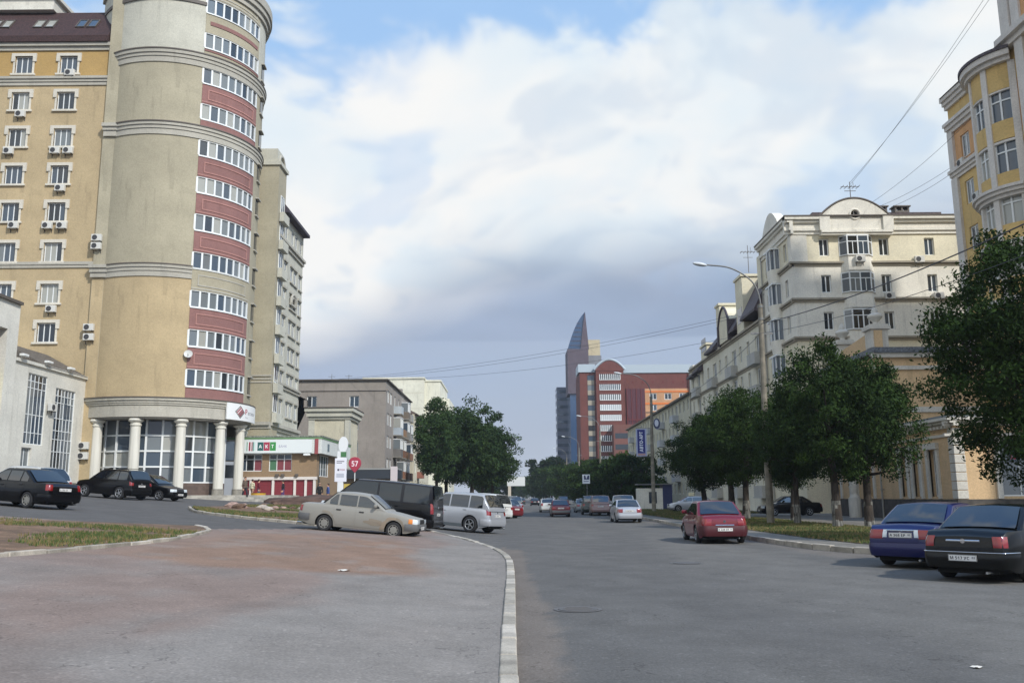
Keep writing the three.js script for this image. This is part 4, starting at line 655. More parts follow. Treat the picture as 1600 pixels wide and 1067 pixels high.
// ---- mansard terrace along the street
{
  const t = thing('mansard_terrace', 'cream street terrace with steep dark mansard dormers and stepped turrets', 'building', [0, 0, 0]);
  const X = 24.1, D0 = 83.3, D1 = 118.4, terraceM = wallMat('plaster_terrace', col(230, 226, 208)), S = new Face(X, -D1, -90), W = D1 - D0, bots = [2.6, 5.8, 9.0, 12.2, 15.4]; const hs = [];
  for (const v of bots) for (let i = 0; i < 11; i++) hs.push([1.2 + i * 3.1, v, i % 3 === 1 ? 1.7 : 0.9, 1.7]);
  wall(t, S, 0, W, 0.1, 18.4, hs, terraceM); for (const h of hs) addWindow(t, S, ...h, h[2] > 1 ? 3 : 2, 1, { t: 0.1, tones: [0, 1, 1, 2] }, -0.18);
  part('core', [bb(X + 0.42, 36, 0.1, 18.3, -D1, -D0)], creamR, t);
  strips(t, S, 0, W, [[14.2, 14.4, 0.1], [14.4, 14.55, 0.22]], greyTrim); strips(t, S, 0, W, [[18.0, 18.2, 0.12], [18.2, 18.4, 0.3]], greyTrim);
  for (let i = 0; i < 4; i++) for (const v of bots) { const u = 3.7 + i * 9.3; if (u < W - 3) S.put(part('balcony', [bb(u - 0.2, u + 2.6, v - 1.1, v - 0.05, 0, 0.7), bb(u - 0.25, u + 2.65, v - 1.22, v - 1.1, 0, 0.78)], mat('balcony_pale', col(186, 186, 182), 0.8, { map: T.plaster }), t), 0, 0, 0); }
  part('parapet', [bb(X + 0.05, 36, 18.4, 18.6, -D1, -D0)], greyTrim, t);
  // steep roofs leaning over the eave, and the cream turrets between
  const slope = (u0, u1, y0, y1, out, back) => { const s = new THREE.Shape([[out, y0], [out, y0 + 0.25], [-back, y1], [-back - 5, y1], [-back - 5, y0]].map((q) => new THREE.Vector2(...q))); return S.put(part('mansard', [new THREE.ExtrudeGeometry(s, { depth: u1 - u0, bevelEnabled: false }).rotateY(-Math.PI / 2)], lilac, t), u1, 0, 0); };
  const tur = (u0, u1, y1, out) => { S.put(part('turret', [bb(u0, u1, 18.4, y1, -6, out), bb(u0 - 0.15, u1 + 0.15, y1, y1 + 0.25, -6, out + 0.15)], creamR, t), 0, 0, 0); S.put(part('turret_window', [bb(u0 + 0.5, u1 - 0.5, 19.3, 20.9, out, out + 0.03)], GL[1], t), 0, 0, 0); };
  slope(29.5, 35.0, 19.2, 24.2, 0.7, 1.8); tur(26.6, 29.4, 24.0, 0.25); 
  const dg = arc2(2.2, 2.2, 1.6); S.put(part('dormer', [new THREE.ExtrudeGeometry(dg, { depth: 3, bevelEnabled: false }).translate(0, 0, -2.7)], creamR, t), 21.6, 18.5, 0.15); S.put(part('dormer_hood', [tube(Array.from({ length: 13 }, (_, i) => { const x = -2.35 + 4.7 * i / 12; return [x, 2.0 + 1.85 * (1 - Math.pow(x / 2.35, 2)), 0.35]; }), 0.14, 6, 30), bb(-2.5, -2.25, -0.2, 2.1, -0.6, 0.5), bb(2.25, 2.5, -0.2, 2.1, -0.6, 0.5)], lilac, t), 21.6, 18.5, 0.15); S.put(part('dormer_window', [bb(-0.7, 0.7, 0.5, 2.4, 0, 0.05)], GL[0], t), 21.6, 18.5, 0.3);
  slope(24.0, 26.5, 18.9, 22.4, 0.6, 1.4); tur(17.2, 19.0, 23.2, 0.2); slope(12.2, 17.1, 18.4, 21.6, 0.75, 1.8); tur(8.2, 11.6, 19.9, 0.2); slope(4.6, 8.1, 17.2, 19.2, 0.7, 1.4); slope(0.6, 4.4, 17.0, 18.9, 0.7, 1.4);
}
function arc2(w, y0, h) { const s = new THREE.Shape(); s.moveTo(-w, 0); s.lineTo(w, 0); s.lineTo(w, y0); for (let i = 0; i <= 16; i++) { const x = w * (1 - i / 8); s.lineTo(x, y0 + h * (1 - Math.pow(x / w, 2))); } return s; }
// ---- five-storey terrace further down
{
  const t = thing('apartment_terrace', 'long pale five-storey terrace with small balconies further down the street', 'building', [0, 0, 0]);
  const X = 24.2, D0 = 118.8, D1 = 186, S = new Face(X, -D1, -90), W = D1 - D0, pm = wallMat('plaster_pale_right', col(206, 204, 184)), hs = [];
  for (let k = 0; k < 5; k++) for (let i = 0; i < 22; i++) hs.push([1.0 + i * 3.0, 1.9 + 2.85 * k, i % 4 === 2 ? 1.8 : 1.2, 1.5]);
  wall(t, S, 0, W, 0.1, 15.2, hs, pm); part('core', [bb(X + 0.42, 37, 0.1, 15.1, -D1, -D0)], pm, t); for (const h of hs) addWindow(t, S, ...h, 2, 1, { t: 0.12, tones: [0, 0, 4, 1, 2] }, -0.15);
  part('roof', [bb(X - 0.5, 37.4, 15.2, 15.45, -D1 - 0.2, -D0)], mat('roof_moss', col(128, 118, 100), 0.85, { map: T.roof }), t);
  const bm = mat('balcony_blue_grey', col(186, 192, 200), 0.7, { map: T.plaster }); for (let i = 0; i < 5; i++) for (let k = 1; k < 5; k++) { const u = 6.7 + i * 12; S.put(part('balcony', [bb(u, u + 2.6, 0.8 + 2.85 * k, 1.85 + 2.85 * k, 0, 0.9)], bm, t), 0, 0, 0); }
  part('end_block', [bb(X + 0.4, 34, 15.45, 19.2, -121.5, -119)], whiteR, t);
}
// ---- old ochre corner house
{
  const t = thing('old_house', 'old orange plastered house with grey quoins and urn-topped attic', 'building', [0, 0, 0]);
  const X = 24, D = 48.3, DU = 57.5, DE = 67.5, om = wallMat('plaster_orange', col(222, 190, 148)), gw = wallMat('grey_white_stone', col(216, 212, 202)), X1 = 40;
  const F = new Face(X, -D, 0), S = new Face(X, -DE, -90), SD = DE - D, FU = new Face(X, -DU, 0);
  const wf = [[2.4, 1.5, 2.3, 2.9], [7.2, 1.5, 2.3, 2.9]], ws = [1.2, 4.2, 7.2, 12.4, 14.1, 16.2].map((u) => [u, 1.5, 0.95, 2.6]);
  wall(t, F, 0, X1 - X, 1.35, 5.4, wf, om); wall(t, S, 0, SD - 0.4, 1.35, 5.4, ws, om);
  part('plinth', [bb(X - 0.08, X1, 0.1, 1.35, -DE, -D + 0.08)], mat('plinth_dark', col(88, 84, 80), 0.85, { map: T.concrete }), t);
  part('core', [bb(X + 0.42, X1, 1.35, 5.4, -DE, -D - 0.42)], om, t);
  for (const h of wf) { addWindow(t, F, ...h, 2, 1, { tones: [1, 2] }, -0.25); F.put(part('window_surround', [bb(-0.3, 0, -0.12, 2.95, -0.1, 0.12), bb(h[2], h[2] + 0.3, -0.12, 2.95, -0.1, 0.12), bb(-0.3, h[2] + 0.3, 2.95, 3.2, -0.1, 0.16)], gw, t), h[0], h[1], 0); }
  for (const h of ws) { addWindow(t, S, ...h, 1, 2, { tones: [0, 4, 0] }, -0.28); S.put(part('window_surround', [bb(-0.28, 0, -0.12, 2.65, -0.1, 0.12), bb(h[2], h[2] + 0.28, -0.12, 2.65, -0.1, 0.12), bb(-0.34, h[2] + 0.34, 2.65, 3.0, -0.1, 0.2)], gw, t), h[0], h[1], 0); }
  F.put(part('window_lettering', [bx(0.5, 0.5, 0.03, 3.0, 3.6, -0.2).rotateZ(0)], printed('red_lettering', 128, 128, (c) => { c.fillStyle = '#59646a'; c.fillRect(0, 0, 128, 128); c.fillStyle = '#b03040'; c.font = 'bold 84px sans-serif'; c.fillText('SE', 8, 94); }), t, true), 0.3, 0, 0);
  for (let k = 0; k < 8; k++) part('quoin', [rb(0.6, 0.45, 0.6, 0.03, X + 0.255, 1.6 + k * 0.48, -D - 0.255)], gw, t);
  const cor = [[4.75, 4.9, 0.1], [5.3, 5.45, 0.15], [5.45, 5.6, 0.35], [5.6, 5.75, 0.55]]; strips(t, F, -0.5, X1 - X, cor, gw); strips(t, S, 0, SD + 0.5, cor, gw);
  S.put(part('dentil', Array.from({ length: 46 }, (_, i) => bb(i * 0.42, i * 0.42 + 0.2, 5.2, 5.34, 0, 0.3)), gw, t), 0, 0, 0);
  part('roof', [bb(X - 0.55, X1, 5.76, 5.86, -DU, -D + 0.55)], mat('roof_tin', col(120, 126, 128), 0.5), t);
  // set-back upper storey
  wall(t, FU, 0, 7, 5.86, 10.6, [], om); part('core', [bb(X, X + 7, 5.86, 10.6, -DE, -DU - 0.41)], om, t);
  strips(t, FU, -0.3, 7.3, [[6.9, 7.25, 0.12], [9.7, 9.95, 0.15], [10.5, 10.8, 0.3]], gw); part('roof', [bb(X - 0.3, X + 7.4, 10.8, 11.15, -DE, -DU + 0.45)], mat('roof_blue_grey', col(116, 122, 130), 0.6, { map: T.roof }), t);
  S.put(part('attic', [new THREE.ExtrudeGeometry(new THREE.Shape([[0, 10.8], [10.3, 10.8], [10.3, 12.3], [9.3, 12.3], [4.4, 11.9], [0, 11.2]].map((q) => new THREE.Vector2(...q))), { depth: 0.5, bevelEnabled: false }).translate(0, 0, -0.4)], om, t), 0, 0, 0);
  for (const u of [3.6, 9.6]) {
    const p = new THREE.Group(); p.name = 'urn_pedestal'; S.put(p, u, 11.2, -0.3); t.add(p); part('pedestal', [bb(-0.55, 0.55, 0, 1.2, -0.55, 0.55), bb(-0.7, 0.7, 1.2, 1.4, -0.7, 0.7), bb(-0.6, 0.6, 1.4, 1.55, -0.6, 0.6)], gw, p);
    part('urn', new THREE.LatheGeometry([[0.3, 1.55], [0.16, 1.7], [0.2, 1.8], [0.46, 2.05], [0.5, 2.2], [0.36, 2.32], [0.2, 2.4], [0.24, 2.5], [0.1, 2.75], [0, 2.95]].map((q) => new THREE.Vector2(...q)), 16), gw, p);
  }
  // pale balusters by the street door
  for (const z of [60.4]) part('gate_pier', new THREE.LatheGeometry([[0.4, 0.1], [0.4, 1.4], [0.3, 1.5], [0.22, 1.8], [0.34, 2.2], [0.2, 2.5], [0.3, 2.8], [0.0, 2.9]].map((q) => new THREE.Vector2(...q)), 16).translate(X - 1.0, 0, -z), gw, t);
}
// ---- yellow bay-fronted house at the right edge
{
  const t = thing('bay_house', 'tall yellow apartment house with grey pilasters and curved bays', 'building', [0, 0, 0]);
  const X = 33, D0 = 40, D1 = 62.6, S = new Face(X, -D1, -90), W = D1 - D0, ym = wallMat('plaster_mustard', col(222, 190, 126)), or = wallMat('plaster_apricot', col(222, 172, 122)), gp = wallMat('pilaster_grey', col(226, 221, 214)); const st = 3.45, bots = [8.4, 11.85, 15.3, 18.75, 22.2, 25.7];
  const hs = bots.flatMap((v) => [[1.4, v, 1.2, 1.75], [11.4, v, 1.4, 1.9], [15.4, v, 1.4, 1.9]]);
  wall(t, S, 0, W, 0.1, 24.9, hs.filter((h) => h[1] < 24), ym); wall(t, S, 0, W, 24.9, 28.3, hs.filter((h) => h[1] > 24), or); wall(t, S, 0, W, 28.3, 30.6, [], ym);
  part('core', [bb(X + 0.42, 48, 0.1, 30.5, -D1, -D0)], ym, t);
  for (const h of hs) addWindow(t, S, ...h, 2, 1, { t: 0.11, tones: [1, 2, 2, 0] }, -0.15);
  S.put(part('pilaster', [bb(-0.1, 0.75, 0.1, 24.6, -0.1, 0.2), bb(-0.1, 0.6, 25.3, 28.2, -0.1, 0.2)], gp, t), 0, 0, 0);
  strips(t, S, -0.12, 4.0, [[24.5, 24.75, 0.14], [24.75, 25.0, 0.26], [25.0, 25.25, 0.4]], gp); strips(t, S, -0.14, 4.2, [[28.1, 28.4, 0.16], [28.4, 28.7, 0.32], [28.7, 28.95, 0.46]], gp); strips(t, S, -0.14, 4.4, [[30.1, 30.4, 0.18], [30.4, 30.7, 0.34], [30.7, 31.0, 0.5]], gp);
  S.put(part('roof', [new THREE.ExtrudeGeometry(new THREE.Shape([[0.6, 31], [-2, 32.6], [-10, 32.6], [-10, 31]].map((q) => new THREE.Vector2(...q))), { depth: 9, bevelEnabled: false }).rotateY(-Math.PI / 2).translate(9, 0, 0)], lilac, t), 0, 0, 0);
  // curved glazed bay from 3.6 to 8.2
  const bay = new THREE.Group(); bay.name = 'curved_bay'; S.put(bay, 6.4, 0, -1.7); t.add(bay); const Rb = 3.0, A = 52;
  const pc = (v0, v1, m, n = 'band', extra = 0) => part(n, [arcBox(Rb - 0.4, Rb + extra, -A, A, v0, v1, 6)], m, bay);
  bots.forEach((v, k) => { if (v < 14) return; pc(v - 1.3, v, ym); pc(v + 2.0, v + 2.15, gp); });
  pc(0.1, 14.1, ym); pc(13.6, 14.0, gp, 'cornice', 0.3); pc(20.5, 20.75, gp, 'cornice', 0.2); pc(20.75, 21.0, gp, 'cornice', 0.4); pc(21.0, 21.2, gp, 'cornice', 0.55); pc(17.1, 17.35, gp, 'cornice', 0.25); pc(17.35, 17.6, gp, 'cornice', 0.45);
  pc(27.8, 29.6, ym); pc(29.6, 29.9, gp, 'cornice', 0.3); pc(29.9, 30.3, gp, 'cornice', 0.55); pc(30.3, 30.5, lilac, 'cornice', 0.65);
  for (const a of [-A, -17, 17, A]) part('pilaster', [arcBox(Rb - 0.2, Rb + 0.1, a - 4, a + 4, 14, 29.6, 8)], gp, bay);
  for (const v of bots) { if (v < 14) continue; const fr = [], gl = new THREE.Group(); for (const [a0, a1] of [[-48, -21], [-13, 13], [21, 48]]) { const w = new THREE.Group(); w.name = 'window'; bay.add(w); const n = 3; for (let i = 0; i <= n; i++) fr.push(0); part('pane', [arcBox(Rb - 0.25, Rb - 0.2, a0, a1, v, v + 2.0, 6)], GL[[1, 2, 3, 1][Math.floor(wr() * 4)]], w); } }
  const fr = []; for (const v of bots) if (v > 14) for (const [a0, a1] of [[-48, -21], [-13, 13], [21, 48]]) { for (let i = 0; i <= 2; i++) { const a = lerp(a0, a1, i / 2); fr.push(arcBox(Rb - 0.28, Rb - 0.12, a - 1.1, a + 1.1, v, v + 2.0, 6)); } fr.push(arcBox(Rb - 0.28, Rb - 0.13, a0, a1, v + 1.35, v + 1.45, 8)); } part('bay_frames', fr, white, bay);
  S.put(part('pilaster', [bb(9.6, 10.5, 0.1, 34, -0.2, 0.35)], gp, t), 0, 0, 0);
  S.put(part('attic', [bb(8.6, W, 31.2, 45, -10, 0.2)], or, t), 0, 0, 0); strips(t, S, 8.2, W, [[30.4, 30.8, 0.5], [30.8, 31.2, 0.8]], gp); S.put(part('pilaster', [bb(8.5, 9.5, 31.2, 45, -0.2, 0.45)], gp, t), 0, 0, 0);
  addWindow(t, S, 11.6, 33.2, 1.5, 2.4, 2, 1, { t: 0.12 }, 0.24);
}
{
  const L = 'grey air conditioner unit on the yellow bay-fronted house', Gp = 'air conditioners on the bay house';
  for (const [d, y] of [[60.9, 25.0], [59.3, 21.9]]) aircon([32.95, y, -d], rad(-90), L, Gp);
}
// ---- far towers
{
  const t = thing('brick_tower_block', 'red brick high-rise with an arched top and pale metal roof', 'building', [0, 0, 0]);
  const D = 260, red = wallMat('brick_red', col(114, 68, 62)), org = wallMat('brick_orange', col(200, 154, 116)), dk = wallMat('brick_dark', col(112, 52, 52)), roofm = mat('metal_roof_pale', col(170, 182, 190), 0.5), F = new Face(20, -D, 0);
  const band = [], H = 38;
  wall(t, F, 0, 13.4, 0, H, [], red); part('core', [bb(20, 53, 0, 37.8, -D - 16, -D - 0.42)], red, t); wall(t, F, 13.4, 33, 33.0, H - 0.4, [], red);
  F.put(part('bay', [bb(4.7, 12.8, 0, 38.4, -0.2, 1.6)], red, t), 0, 0, 0);
  F.put(part('pediment', [new THREE.ExtrudeGeometry(arc2(4.2, 0.2, 2.8), { depth: 2, bevelEnabled: false })], red, t), 8.75, 38.2, -0.3); F.put(part('pediment_rim', [tube(Array.from({ length: 11 }, (_, i) => { const x = -4.6 + 9.2 * i / 10; return [x, 0.4 + 3.0 * (1 - Math.pow(x / 4.6, 2)), 1.6]; }), 0.4, 6, 24)], roofm, t), 8.75, 38.2, -0.3);
  const pw = mat('pane_pale', col(176, 182, 186), 0.2);
  for (let k = 0; k < 11; k++) { const v = 35.6 - 3.0 * k; const w = new THREE.Group(); w.name = 'loggia'; F.put(w, 5.7, v, 1.62); t.add(w); part('glazing', [bb(0, 6.2, 0, 1.6, 0, 0.05)], k === 3 || k === 4 ? pw : GL[k % 3], w); part('frame', Array.from({ length: 11 }, (_, i) => bb(i * 0.6, i * 0.6 + 0.2, 0, 1.6, 0.05, 0.12)).concat([bb(0, 6.2, -0.15, 0, 0, 0.12)]), white, w); const w2 = new THREE.Group(); w2.name = 'loggia'; F.put(w2, 2.3, v, 0.04); t.add(w2); part('glazing', [bb(0, 2, 0, 1.5, 0, 0.04)], GL[(k + 1) % 3], w2); part('parapet', [bb(0, 2, -1.4, 0, 0, 0.06)], greyTrim, w2); }
  F.put(part('stair_glass', [bb(13.6, 19.2, 0, 33.0, -0.3, 0.2)], mat('glass_maroon', col(86, 48, 54), 0.25), t), 0, 0, 0); F.put(part('stair_bars', [0, 1.4, 2.8, 4.2].map((x) => bb(13.7 + x, 13.95 + x, 0, 33.0, 0.2, 0.35)).concat([0, 1, 2, 3].map((k) => bb(13.6, 19.2, 5 + k * 6.2, 5.4 + k * 6.2, 0.2, 0.4))), dk, t), 0, 0, 0);
  const hs = []; for (let k = 0; k < 8; k++) for (const u of [20.6, 25, 29.4]) hs.push([u, 29.7 - 3.3 * k, 2.1, 1.9]); wall(t, F, 19.2, 33, 0, 33.0, hs, org); for (const h of hs) if (h[1] > 0.5) addWindow(t, F, ...h, 2, 1, { t: 0.16, tones: [0, 1, 2] }, -0.15);
  strips(t, F, 19.2, 33, [[28.3, 28.8, 0.1], [31.9, 32.3, 0.12]], mat('brick_bright', col(214, 120, 60), 0.9)); F.put(part('vent_hole', [0, 1, 2, 3, 4, 5].map((i) => bb(15.5 + i * 3, 15.9 + i * 3, 34.6, 35.3, 0, 0.06)), dk, t), 0, 0, 0);
  F.put(part('roof', [bb(-0.4, 4.7, 38, 40.4, -10, 0.3), bb(13, 33.3, 37.7, 40.2, -10, 0.3)], roofm, t), 0, 0, 0); F.put(part('end_pier', [bb(32.2, 34.5, 0, 37.4, -1, 0.5)], red, t), 0, 0, 0);
  F.put(part('lower_wing', [bb(9, 17, 0, 22, 1.6, 6)], wallMat('brick_brown', col(124, 84, 76)), t), 0, 0, 0); F.put(part('lower_windows', Array.from({ length: 6 }, (_, k) => bb(9.4, 16.6, 2 + k * 3.2, 3.5 + k * 3.2, 6, 6.05)), GL[0], t), 0, 0, 0);
}
{
  const t = thing('sail_tower', 'glass office tower with a curved sail-shaped blue top', 'building', [0, 0, 0]);
  const D = 350, stone = wallMat('tower_rose', col(100, 90, 100)), blue = mat('tower_glass_blue', col(52, 76, 106), 0.15, { ior: 1.8 }), pale = wallMat('tower_cream', col(206, 192, 160));
  part('shaft', [bb(23.0, 31, 0, 43, -D - 14, -D + 0)], blue, t); part('stone_face', [bb(22.2, 30.6, 42, 60, -D - 14, -D + 0.8)], stone, t); for (let k = 0; k < 13; k++) part('floor_band', [bb(25.5, 31.05, 4 + k * 3, 4.9 + k * 3, -D - 10, -D + 0.3)], stone, t);
  const s = new THREE.Shape(); s.moveTo(22.4, 60); s.lineTo(30.9, 60); s.lineTo(29.6, 75.2); s.quadraticCurveTo(25.4, 71, 22.4, 60); part('sail', [new THREE.ExtrudeGeometry(s, { depth: 9, bevelEnabled: false }).translate(0, 0, -D - 9)], blue, t);
  const s2 = new THREE.Shape(); s2.moveTo(27.6, 60); s2.lineTo(30.9, 60); s2.lineTo(29.6, 75.2); s2.quadraticCurveTo(28.6, 70, 27.6, 60); part('sail_edge', [new THREE.ExtrudeGeometry(s2, { depth: 1, bevelEnabled: false }).translate(0, 0, -D - 0.4)], stone, t);
  const fins = []; for (let y = 61.5; y < 72; y += 1.8) fins.push(bb(22.8 + (y - 60) * 0.32, 27.8, y, y + 0.18, -D, -D + 0.15)); part('glazing_bar', fins, stone, t);
  part('rear_block', [bb(29, 35.8, 0, 64.5, -D - 16, -D - 4)], pale, t); part('rear_block', [bb(30.9, 36.2, 0, 58, -D - 16, -D - 3.6)], wallMat('tower_grey', col(140, 142, 148)), t);
}
{
  const t = thing('blue_grey_tower', 'narrow blue-grey office tower behind the trees', 'building', [0, 0, 0]);
  const m = mat('tower_slate', col(96, 104, 122), 0.4, { map: T.plaster }); part('wall', [bb(19.2, 24.6, 0, 48.4, -392, -380)], m, t); for (let k = 0; k < 14; k++) part('floor_band', [bb(19.1, 24.7, 3 + k * 3.3, 4.3 + k * 3.3, -392.1, -379.9)], GL[1], t);
}
// ================================================================ trees: trunk, limbs, and a crown of many single leaves in clumps
const barkM = mat('bark', col(84, 74, 64), 0.95, { map: T.bark }), limeM = mat('whitewash', col(150, 148, 140), 0.95, { map: T.bark });
const leafM = mat('leaves', new THREE.Color(1, 1, 1), 0.85, { vertexColors: true, side: THREE.DoubleSide, specularIntensity: 0.35 });
function crown(seed, o) {
  const r = mulberry(seed), pos = [], nor = [], cs = [];
  const { rx, ry, rz = rx, cy, n, leaf, clumps, dark, pale } = o;
  const cl = []; let guard = 0;
  while (cl.length < clumps && guard++ < 9999) { const x = R(-1, 1, r), y = R(-1, 1, r), z = R(-1, 1, r), q = Math.sqrt(x * x + y * y + z * z); if (q > 1 || q < 0.28) continue; const bul = 0.82 + 0.36 * noise3(x * 2.2 + seed, y * 2.2, z * 2.2); cl.push([x * rx * bul, cy + y * ry * bul, z * rz * bul, R(0.55, 1.15, r) * o.clump, r()]); }
  const v = new THREE.Vector3(), a = new THREE.Vector3(), b = new THREE.Vector3(), nn = new THREE.Vector3();
  for (let i = 0; i < n; i++) {
    const c = cl[Math.floor(r() * cl.length)]; v.set(R(-1, 1, r), R(-1, 1, r), R(-1, 1, r)); if (v.lengthSq() > 1) { i--; continue; }
    v.multiplyScalar(c[3] * (0.7 + 0.5 * r())); v.y *= 0.75; const px = c[0] + v.x, py = c[1] + v.y, pz = c[2] + v.z;
    nn.set(R(-1, 1, r), R(-0.3, 1.1, r), R(-1, 1, r)).normalize(); a.set(R(-1, 1, r), R(-1, 0.3, r), R(-1, 1, r)).cross(nn).normalize(); b.crossVectors(nn, a);
    const L = leaf * R(0.6, 1.3, r), Wd = L * R(0.34, 0.5, r), k = L * 0.12;
    const A = [px - a.x * L, py - a.y * L, pz - a.z * L], C = [px + a.x * L, py + a.y * L, pz + a.z * L], B = [px + b.x * Wd + nn.x * k, py + b.y * Wd + nn.y * k, pz + b.z * Wd + nn.z * k], Dd = [px - b.x * Wd + nn.x * k, py - b.y * Wd + nn.y * k, pz - b.z * Wd + nn.z * k];
    pos.push(...A, ...B, ...C, ...A, ...C, ...Dd);
    const col3 = mixc(dark, pale, clamp(c[4] * 0.55 + r() * 0.45)); for (let q = 0; q < 6; q++) cs.push(...col3);
  }
  const g = new THREE.BufferGeometry(); g.setAttribute('position', new THREE.Float32BufferAttribute(pos, 3)); g.setAttribute('color', new THREE.Float32BufferAttribute(cs, 3)); g.computeVertexNormals(); g.userData.cl = cl; return g;
}
function makeTree(seed, o) {
  const r = mulberry(seed * 31 + 1), t = new THREE.Group(), cg = crown(seed, o), top = o.cy + o.ry * 0.5, lean = R(-0.25, 0.25, r), lz = R(-0.25, 0.25, r);
  const g = [taper([[0, -0.05, 0], [lean * 0.2, o.cy * 0.35, lz * 0.2], [lean * 0.8, o.cy * 0.75, lz], [lean, top, lz * 1.4]], [o.tr * 1.35, o.tr * 0.95, o.tr * 0.85, o.tr * 0.65, o.tr * 0.2], 10, 14)];
  const cl = cg.userData.cl; for (let i = 0; i < (o.limbs ?? 12); i++) { const c = cl[Math.floor(i * cl.length / (o.limbs ?? 12))], f = R(0.45, 0.85, r), y0 = Math.min(c[1] - 0.2, lerp(o.cy - o.ry * 0.9, o.cy + o.ry * 0.2, f)); const x0 = lean * f, z0 = lz * f; g.push(taper([[x0, y0, z0], [lerp(x0, c[0], 0.5), lerp(y0, c[1], 0.4), lerp(z0, c[2], 0.5)], [c[0], c[1], c[2]]], [o.tr * 0.45, o.tr * 0.3, o.tr * 0.1], 6, 6)); }
  part('trunk', g, barkM, t); part('crown', cg, leafM, t);
  if (o.lime) part('whitewash', [taper([[0, -0.02, 0], [lean * 0.1, o.lime * 0.5, lz * 0.1], [lean * 0.16, o.lime, lz * 0.16]], [o.tr * 1.4, o.tr * 1.2, o.tr * 1.16], 10, 6)], limeM, t);
  return t;
}
const dkG = L3(33, 52, 22, 0.6), plG = L3(70, 97, 38, 0.6), dkG2 = L3(36, 58, 34, 0.7), plG2 = L3(80, 106, 56, 0.7);
const near = [11, 12, 13].map((s, i) => makeTree(s, { rx: 2.75 + i * 0.15, ry: 3.1, cy: 5.35, n: 30000, leaf: 0.094, clumps: 190, clump: 0.74, tr: 0.2, dark: dkG, pale: plG, lime: 1.2, limbs: 14 }));
const nearest = makeTree(17, { rx: 3.0, ry: 3.75, cy: 5.35, n: 66000, leaf: 0.074, clumps: 290, clump: 0.7, tr: 0.2, dark: dkG, pale: plG, lime: 1.2, limbs: 18 });
function plant(proto, name, label, x, d, s, sy, turn, group, y = 0) { const t = proto.clone(); t.name = numbered(name); t.userData = { label, category: 'tree' }; if (group) t.userData.group = group; t.position.set(x, y, -d); t.scale.set(s, sy, s); t.rotation.y = turn; scene.add(t); return t; }
const SG = 'street trees along the right verge';
plant(nearest, 'street_tree', 'dense street tree with a dark round crown beside the two parked dark cars', 16.6, 27.5, 1.05, 1.03, 0.4, undefined, 0.13);
plant(near[1], 'street_tree', 'dense street tree in front of the orange house, next to a twin', 17.2, 43.5, 0.92, 0.98, 2.1, SG, 0.13);
plant(near[2], 'street_tree', 'dense street tree in front of the orange house, next to a twin', 15.2, 42.2, 0.92, 1.03, 4.0, SG, 0.13);
plant(near[0], 'street_tree', 'leafy street tree standing just before the tall concrete lamp post', 14.9, 47.2, 0.72, 0.86, 5.2, SG, 0.13);
plant(near[1], 'street_tree', 'smaller leafy street tree close behind the tall concrete lamp post', 16.2, 52.0, 0.74, 0.82, 0.9, SG, 0.13);
plant(near[2], 'street_tree', 'broad leafy street tree second behind the tall concrete lamp post', 14.9, 57.5, 0.98, 1.0, 1.7, SG, 0.13);
plant(near[0], 'street_tree', 'leafy street tree next to last in the row towards the banner post', 15.6, 64, 1.1, 0.98, 2.7, SG, 0.13);
plant(near[1], 'street_tree', 'leafy street tree last in the row towards the banner post', 15.4, 72, 1.08, 0.9, 3.6, SG, 0.13);
// tall trees left of the road
const tall = [21, 22].map((s, i) => makeTree(s, { rx: 3.95, ry: 5.6, cy: 8.3, n: 19000, leaf: 0.2, clumps: 150, clump: 1.15, tr: 0.26, dark: dkG2, pale: plG2, limbs: 16 }));
const TG = 'tall trees left of the road';
for (const [i, x, d, s, sy, a] of [[0, -9.6, 112, 0.78, 0.92, 0.3], [1, -5.4, 117, 1.02, 0.98, 2.0], [0, -2.9, 126, 0.95, 0.82, 4.4], [1, -9.8, 131, 0.95, 0.95, 5.0], [0, -5.0, 146, 1.0, 0.85, 1.2]]) plant(tall[i], 'roadside_tree', 'tall bushy green tree in the clump beyond the parked white cars', x, d, s, sy, a, TG, G(x, d));
// far trees down the right
const far = [31, 32, 33].map((s) => makeTree(s, { rx: 3.6, ry: 3.6, cy: 4.6, n: 4500, leaf: 0.3, clumps: 60, clump: 1.1, tr: 0.2, dark: dkG, pale: plG, limbs: 8 }));
const FG = 'trees lining the far right side';
[[17.6, 122, .9], [15.2, 126, .85], [17.0, 134, 1.0], [13.8, 140, .85], [15.8, 150, 1.05], [13.6, 160, .95], [15.4, 172, 1.1], [13.4, 184, 1.0], [14.4, 198, 1.15], [12.8, 214, 1.1], [13.6, 232, 1.25], [12.4, 252, 1.25], [11.8, 275, 1.6], [11.2, 300, 1.9], [9.6, 330, 1.3], [8.2, 365, 1.3]].forEach(([x, d, s], i) => plant(far[i % 3], 'far_tree', 'leafy tree in the dark row lining the far right side', x, d, s, s * 1.0, i * 1.3, FG));
[[2.5, 470, 1.5], [5.5, 480, 1.5], [-1.5, 460, 1.3], [-4.5, 300, 1.4], [-6, 220, 1.2]].forEach(([x, d, s], i) => plant(far[i % 3], 'far_tree', 'small tree at the far end of the street', x, d, s, s, i * 2.1, 'trees at the far end', 0.1));
